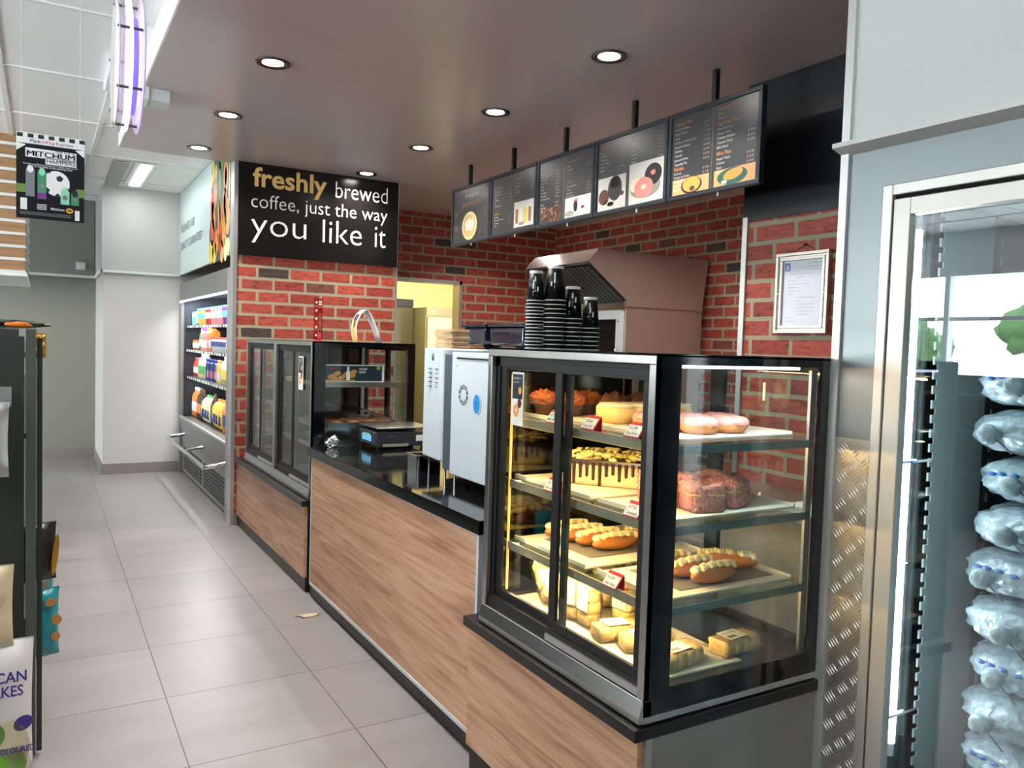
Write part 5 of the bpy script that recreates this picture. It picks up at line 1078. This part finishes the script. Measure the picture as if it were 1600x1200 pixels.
pcol = {}
def product(kind, c1, c2, c3):
    k = (kind, c1, c2, c3)
    if k in pcol: return pcol[k], True
    def M_(c): return mat('pack %d %d %d' % c, c, .35)
    t = thing(kind, kind, kind)
    if kind == 'yoghurt_tub':
        MB().lathe((0, 0, 0), [(.0005, 0), (.038, 0), (.048, .115)], 18).build('body', M_(c1), t)
        MB().lathe((0, 0, 0), [(.0472, .05), (.0488, .09)], 18).build('label', M_(c3), t); MB().lathe((0, 0, 0), [(.052, .113), (.052, .125), (.0005, .127)], 18).build('lid', M_(c2), t)
    elif kind in ('juice_bottle', 'soda_bottle', 'milk_bottle'):
        h = {'juice_bottle': .20, 'soda_bottle': .30, 'milk_bottle': .25}[kind]; r = {'juice_bottle': .036, 'soda_bottle': .048, 'milk_bottle': .052}[kind]
        MB().lathe((0, 0, 0), [(.0005, 0), (r, .004), (r, h*.62), (r*.85, h*.75), (.016, h*.88), (.015, h*.92)], 18).build('body', M_(c1), t)
        MB().lathe((0, 0, 0), [(r+.001, h*.2), (r+.001, h*.52)], 18).build('label', M_(c3), t); MB().lathe((0, 0, 0), [(.019, h*.91), (.019, h), (.0005, h)], 14).build('cap', M_(c2), t)
    elif kind == 'juice_jug':
        MB().blob((0, 0, .12), (.075, .070, .12), 0, .02, 2, 20, 14, power=.75).build('body', M_(c1), t); MB().lathe((0, 0, 0), [(.024, .225), (.024, .262), (.0005, .262)], 14).build('cap', M_(c2), t)
        MB().box((-.074, -.045, .05), (-.060, .045, .13)).build('label', M_(c3), t)
    elif kind == 'carton':
        MB().prism([(-.04, 0), (.04, 0), (.04, .17), (0, .205), (-.04, .17)], 'y', -.038, .038).build('body', M_(c1), t); MB().box((-.0415, -.034, .03), (-.04, .034, .10)).build('label', M_(c3), t); MB().cyl((-.02, 0, .185), (-.034, 0, .21), .013, n=12).build('cap', M_(c2), t)
    else:
        MB().lathe((0, 0, 0), [(.0005, 0), (.045, 0), (.045, .09), (.04, .1), (.0005, .1)], 18).build('body', M_(c1), t); MB().lathe((0, 0, 0), [(.0455, .02), (.0455, .07)], 18).build('label', M_(c3), t)
        MB().lathe((0, 0, 0), [(.046, .094), (.046, .108), (.0005, .108)], 18).build('lid', M_(c2), t)
    pcol[k] = t; return t, False
W_, BL, YE, RD, PK_, PU, OR, BR, GN, CR, NV, CY = (240, 240, 238), (60, 130, 205), (246, 206, 70), (212, 56, 54), (240, 150, 150), (140, 60, 150), (238, 140, 60), (70, 40, 30), (70, 160, 80), (240, 232, 180), (36, 52, 130), (90, 190, 220)
cn = {W_: 'white', BL: 'blue', YE: 'yellow', RD: 'red', PK_: 'pink', PU: 'purple', OR: 'orange', BR: 'brown', GN: 'green', CR: 'cream', NV: 'navy', CY: 'light blue'}
FAC = {'dip_pot': .092, 'yoghurt_tub': .106, 'juice_bottle': .076, 'soda_bottle': .098, 'milk_bottle': .106, 'juice_jug': .156, 'carton': .082}
rows = [('top', 1.72, [('dip_pot', W_, BL, CY, 2), ('dip_pot', CY, W_, PK_, 1), ('yoghurt_tub', YE, BL, CY, 3), ('yoghurt_tub', RD, BL, W_, 2), ('yoghurt_tub', PK_, BL, W_, 4), ('yoghurt_tub', PU, BL, CY, 3), ('yoghurt_tub', YE, BL, CY, 3)]),
        ('second', 1.445, [('dip_pot', OR, BR, W_, 3), ('juice_bottle', GN, W_, W_, 2), ('carton', PK_, PU, W_, 3), ('carton', OR, OR, W_, 2), ('yoghurt_tub', W_, RD, NV, 5), ('juice_bottle', PK_, RD, W_, 4), ('dip_pot', OR, W_, PU, 3)]),
        ('third', 1.135, [('juice_bottle', RD, RD, W_, 4), ('milk_bottle', CR, W_, GN, 3), ('carton', NV, NV, PK_, 6), ('carton', YE, OR, W_, 2), ('milk_bottle', CR, W_, YE, 5), ('juice_bottle', OR, PU, W_, 3)]),
        ('bottom', .665, [('soda_bottle', OR, W_, W_, 3), ('soda_bottle', BR, BR, OR, 3), ('juice_jug', CR, GN, NV, 3), ('soda_bottle', BR, BR, BR, 1), ('juice_jug', YE, OR, NV, 3), ('soda_bottle', OR, NV, NV, 3), ('soda_bottle', BR, NV, RD, 2), ('soda_bottle', OR, CY, CY, 3)])]
nice = {'dip_pot': 'pot', 'yoghurt_tub': 'yoghurt tub', 'juice_bottle': 'juice bottle', 'soda_bottle': 'soft drink bottle', 'milk_bottle': 'milk bottle', 'juice_jug': 'big juice jug', 'carton': 'carton'}
for rn, z, its in rows:
    tot = sum(FAC[i[0]]*i[4] for i in its); f_ = 2.72/tot; y = 9.92; idx = 0; hs = {'top': 1.5, 'second': 1.2, 'third': 1.1, 'bottom': 1.12}[rn]
    for kind, c1, c2, c3, n in its:
        for q in range(n):
            p, seen = product(kind, c1, c2, c3); o = dup(p) if seen else p
            y -= FAC[kind]*f_/2; ws = min(hs, f_*.98); o.scale = (ws, ws, hs)
            o.location = (1.56 if kind != 'juice_jug' else 1.58, y, z-.003 if rn != 'bottom' else .668); o.rotation_euler = (0, 0, random.uniform(-.15, .15))
            o['label'] = '%s %s, %s cap, %s from the left on the %s fridge shelf' % (cn[c1], nice[kind], cn[c2], ords[idx].replace('lowest', 'first'), rn); o['category'] = nice[kind].split()[-1]; o['group'] = 'drinks and pots on the %s fridge shelf' % rn
            y -= FAC[kind]*f_/2; idx += 1

# ================================================================== SHELF UNIT ON THE LEFT
gm = mat('shelf unit charcoal', (56, 60, 55), 0.5); gm2 = mat('shelf unit post', (86, 90, 83), 0.5)
t = thing('shelf_unit', 'charcoal metal shop shelf unit whose end panel faces the camera', 'shelf unit', (-.5, 5.6, 0))
MB().box((-.98, 3.41, .02), (-.075, 3.43, 1.605)).build('end_panel', gm, t)
MB().box((-.075, 3.395, .02), (-.058, 3.43, 1.58)).build('post', gm, t)
MB().box((-.053, 3.37, 0.02), (-.020, 3.43, 1.608)).build('post', gm2, t, bevel=.002)
MB().box((-.018, 3.40, 0.02), (.000, 3.43, 1.575)).build('post', gm, t)
MB().box((-.52, 3.43, 0), (-.50, 8.0, 1.60)).build('back_panel', gm, t)
for y in (4.6, 5.8, 7.0, 8.0): MB().box((-.53, y-.02, 0), (-.49, y+.02, 1.6)).build('post', gm2, t)
for z in (.12, .5, .85, 1.2, 1.5):
    MB().box((-.50, 3.44, z), (-.03, 8.0, z+.02)).build('shelf', gm2, t); MB().box((-.98, 3.44, z), (-.52, 8.0, z+.02)).build('shelf', gm2, t)
MB().box((-.96, 3.38, 0.0), (-.04, 8.0, .12)).build('plinth', gm, t)
MB().box((-.95, 3.05, .0), (-.14, 3.38, .03)).build('end_shelf', gm2, t)
for x, z in ((-.20, .775), (-.215, 1.345)): MB().tube([(x, 3.41, z), (x, 3.14, z), (x, 3.12, z+.02)], .003, 8).build('hook', chrome, t)
def bag(cx, cy, z0_, w_, h_, d_, m, lab, rot=0, print_=None, text=None, tilt=0.0, seed=0, nm='snack_bag', tm=None, grp=None):
    t = thing(nm, lab, 'snack bag', (cx, cy, z0_), grp)
    vs = []; nx, nz = 14, 18
    for s_ in (1, -1):
        for j in range(nz+1):
            v = j/nz
            for i in range(nx+1):
                u = i/nx*2-1; f = max(0, (1-abs(u)**3)) * max(0, 1-abs(2*v-1)**6)
                wv = .012*mnoise.noise(Vector((u*3, v*5, seed+s_)))
                vs.append((u*w_/2*(1-.04*math.sin(v*math.pi)), s_*(d_/2*f+wv*f), v*h_))
    N = (nx+1)*(nz+1); fs = []
    for s_ in (0, 1):
        for j in range(nz):
            for i in range(nx):
                a = s_*N+j*(nx+1)+i; q = (a, a+1, a+nx+2, a+nx+1); fs.append(q if s_ == 1 else q[::-1])
    q = Matrix.Rotation(rot, 3, 'Z') @ Matrix.Rotation(tilt, 3, 'X')
    P = lambda p: Vector((cx, cy, z0_))+q @ Vector(p)
    mb = MB(); mb.add([P(p) for p in vs], fs, 0, True); mb.build('bag', m, t)
    for z in (0.0, h_-.015):
        mb = MB(); mb.add([P(p) for p in ((-w_/2, -.002, z), (w_/2, -.002, z), (w_/2, .002, z), (-w_/2, .002, z), (-w_/2, -.002, z+.017), (w_/2, -.002, z+.017), (w_/2, .002, z+.017), (-w_/2, .002, z+.017))], [(0, 3, 2, 1), (4, 5, 6, 7), (0, 1, 5, 4), (1, 2, 6, 5), (2, 3, 7, 6), (3, 0, 4, 7)]); mb.build('sealed_edge', m, t)
    oo, rx, ux = P((0, -d_/2-.003, 0)), q @ X, q @ Z
    if print_:
        mb = MB(); ms = []
        for (x, z, a, b, c, rt) in print_:
            if c not in ms: ms.append(c)
            mb.ell(oo, rx, ux, x*w_, z*h_, a*w_, b*h_, .002, ms.index(c), 20, rt)
        mb.build('print', ms, t)
    if text:
        mb = MB()
        for (st, x, z, hh, ww) in text: mb.text(st, oo, rx, ux, x*w_, z*h_, h=hh, width=ww, th=.001, base=.0026, bold=.02)
        mb.build('lettering', tm or white, t)
    return t
bw = mat('bag white', (222, 220, 218), .3); bp_ = mat('bag purple', (76, 60, 140), .3); bg_ = mat('bag green', (122, 190, 60), .35); bcr = mat('bag cream', (214, 200, 166), .3); bk = mat('bag black', (30, 31, 34), .25); bgo = mat('bag gold', (206, 158, 60), .25, .6); bte = mat('bag teal', (24, 138, 150), .28); bgr = mat('bag grey', (110, 108, 102), .35); nut = mat('nut brown', (196, 138, 78), .5); silv = mat('bag silver', (188, 190, 186), .25, .6)
bag(-.175, 3.16, .05, .30, .47, .14, bw, 'big white snack bag with purple lettering and green leaves, low at the shelf end', 0, [(.30, .30, .16, .16, bcr, .3), (.22, .14, .22, .12, bg_, .2), (.40, .42, .10, .05, bp_, .5), (.05, .36, .18, .10, bg_, 0), (.36, .17, .10, .10, bcr, .2)],
    [('AMERICAN', -.30, .72, .035, .22), ('CAKES', .0, .62, .035, .12), ('COLOURED', .12, .22, .02, .12)], -.18, 1, tm=bp_)
bag(-.205, 3.22, .50, .24, .28, .10, bcr, 'cream snack bag hanging above the white one at the shelf end', 0, [(.2, .6, .1, .1, bk, 0)], None, -.1, 2)
bag(-.215, 3.25, 1.09, .23, .26, .09, silv, 'silvery snack bag at the upper left picture edge on the shelf end', 0, None, None, -.2, 3)
MB().box((-.155, 3.33, 1.33), (-.095, 3.335, 1.40), rot=R(0)).build('price_tag', mat('tag grey', (150, 152, 148), .4)); tag(bpy.data.objects['price_tag'], 'small grey price tag sticking out over the shelf end', 'price tag')
bag(-.01, 3.98, .17, .16, .30, .07, bte, 'teal snack bag with nuts printed on it, lowest on the aisle side', R(20), [(.2, .82, .15, .06, nut, 0), (.35, .55, .12, .08, nut, .6), (.32, .3, .12, .06, nut, -.4)], None, 0, 4)
bag(-.03, 4.35, .22, .16, .30, .07, bte, 'teal snack bag behind the lowest one on the aisle side', R(15), None, None, 0, 5)
bag(-.02, 3.95, .52, .15, .25, .06, bk, 'black and gold snack bag sticking out into the aisle', R(15), [(.42, .45, .08, .36, bgo, -.1)], None, 0, 6)
bag(-.03, 4.15, .29, .13, .19, .05, bgr, 'grey snack bag between the black and the teal ones', R(20), None, None, 0, 7)
bag(-.008, 3.50, 1.50, .04, .09, .02, bgo, 'small golden snack bag at the top corner of the shelf unit', R(10), None, None, 0, 8)
t = thing('snack_bag', 'black snack bag lying on top of the shelf unit', 'snack bag', (-.12, 3.6, 1.607))
MB().blob((-.13, 3.62, 1.625), (.15, .11, .017), 3, .15, 3, 24, 10).build('bag', bk, t); MB().blob((-.08, 3.50, 1.622), (.045, .008, .010), 1, .3, 5, 12, 8).build('print', mat('bag orange print', (236, 130, 40), .4), t)
# unseen tall shelves, added to keep daylight off the nearest cabinet and case
t = thing('shelf_unit', 'tall charcoal shop shelf unit beside the photographer', 'shelf unit', (-1.7, .2, 0))
MB().box((-1.98, -2.6, 0), (-1.94, 2.5, 2.35)).build('back_panel', gm, t)
for z in (.1, .5, .9, 1.3, 1.7, 2.1): MB().box((-1.94, -2.6, z), (-1.5, 2.5, z+.02)).build('shelf', gm2, t)
for y in (-2.6, 2.46): MB().box((-1.98, y, 0), (-1.5, y+.04, 2.35)).build('end_panel', gm, t)
# far shelves seen only as a reflection
t = thing('shelf_unit', 'low shop shelf row by the window, seen mirrored in the freezer glass', 'shelf unit', (-3.6, 5, 0))
MB().box((-3.65, 1.0, 0), (-3.6, 9.0, 1.45)).build('back_panel', gm, t)
for z in (.1, .5, .9, 1.25): MB().box((-3.6, 1.0, z), (-3.2, 9.0, z+.02)).build('shelf', gm2, t)

tag(MB().blob((1.335, 4.475, .003), (.055, .03, .003), 3, .4, 3, 20, 6).build('tissue_scrap', mat('scrap beige', (196, 178, 146), .7)), 'flattened beige scrap lying on the floor tiles before the counter', 'scrap')

# ================================================================== OUTSIDE THE STOREFRONT
bodyc = mat('car paint', (206, 220, 232), .2, coat=.6)
t = thing('car', 'pale parked car outside the storefront, mirrored in the freezer glass', 'car', (-11, 9.5, -.12))
MB().prism([(7.4, .3), (7.3, .75), (7.7, .95), (8.4, 1.05), (9.0, 1.5), (10.3, 1.55), (11.0, 1.1), (11.6, 1.0), (11.7, .5), (11.6, .3)], 'x', -12.0, -10.3).build('body', bodyc, t, bevel=.08, seg=3)
MB().prism([(8.55, 1.06), (9.08, 1.44), (10.2, 1.48), (10.8, 1.1)], 'x', -12.02, -10.28).build('window', mat('car glass', (40, 56, 66), .05, coat=.5), t)
for x in (-12.0, -10.45):
    for y in (8.2, 10.9): MB().cyl((x, y, .2), (x+.2, y, .2), .32, n=24).build('wheel', blackm, t)
leafm = mat('tree leaf', (74, 104, 60), .8, noise=.3, nscale=4)
for i, (x, y, h) in enumerate([(-30, 8, 4.5), (-33, 16, 5.0), (-31, 24, 4.6), (-34, 32, 5.2), (-31, 40, 4.5), (-32, 0, 4.8)]):
    t = thing('tree', 'leafy tree beyond the car park, seen through the storefront, %s from the left' % ords[i].replace('lowest', 'first'), 'tree', (x, y, -.12), 'trees outside')
    MB().cyl((x, y, -.12), (x, y, h*.5), .22, .12, 10).build('trunk', mat('bark', (90, 74, 60), .8), t)
    mb = MB()
    for k in range(7): mb.blob((x+random.uniform(-1.4, 1.4), y+random.uniform(-1.8, 1.8), h*.35+random.uniform(0, h*.35)), (1.3, 1.5, 1.1), i*9+k, .25, 2.5, 18, 12)
    mb.build('crown', leafm, t)
t = thing('forecourt_canopy', 'pale forecourt canopy outside the storefront', 'canopy', (-15, 14, 0))
MB().box((-19, 11.5, 4.2), (-12, 24, 4.8)).build('roof', white, t)
for y in (13, 22): MB().box((-15.2, y, -.12), (-14.8, y+.4, 4.2)).build('column', white, t)
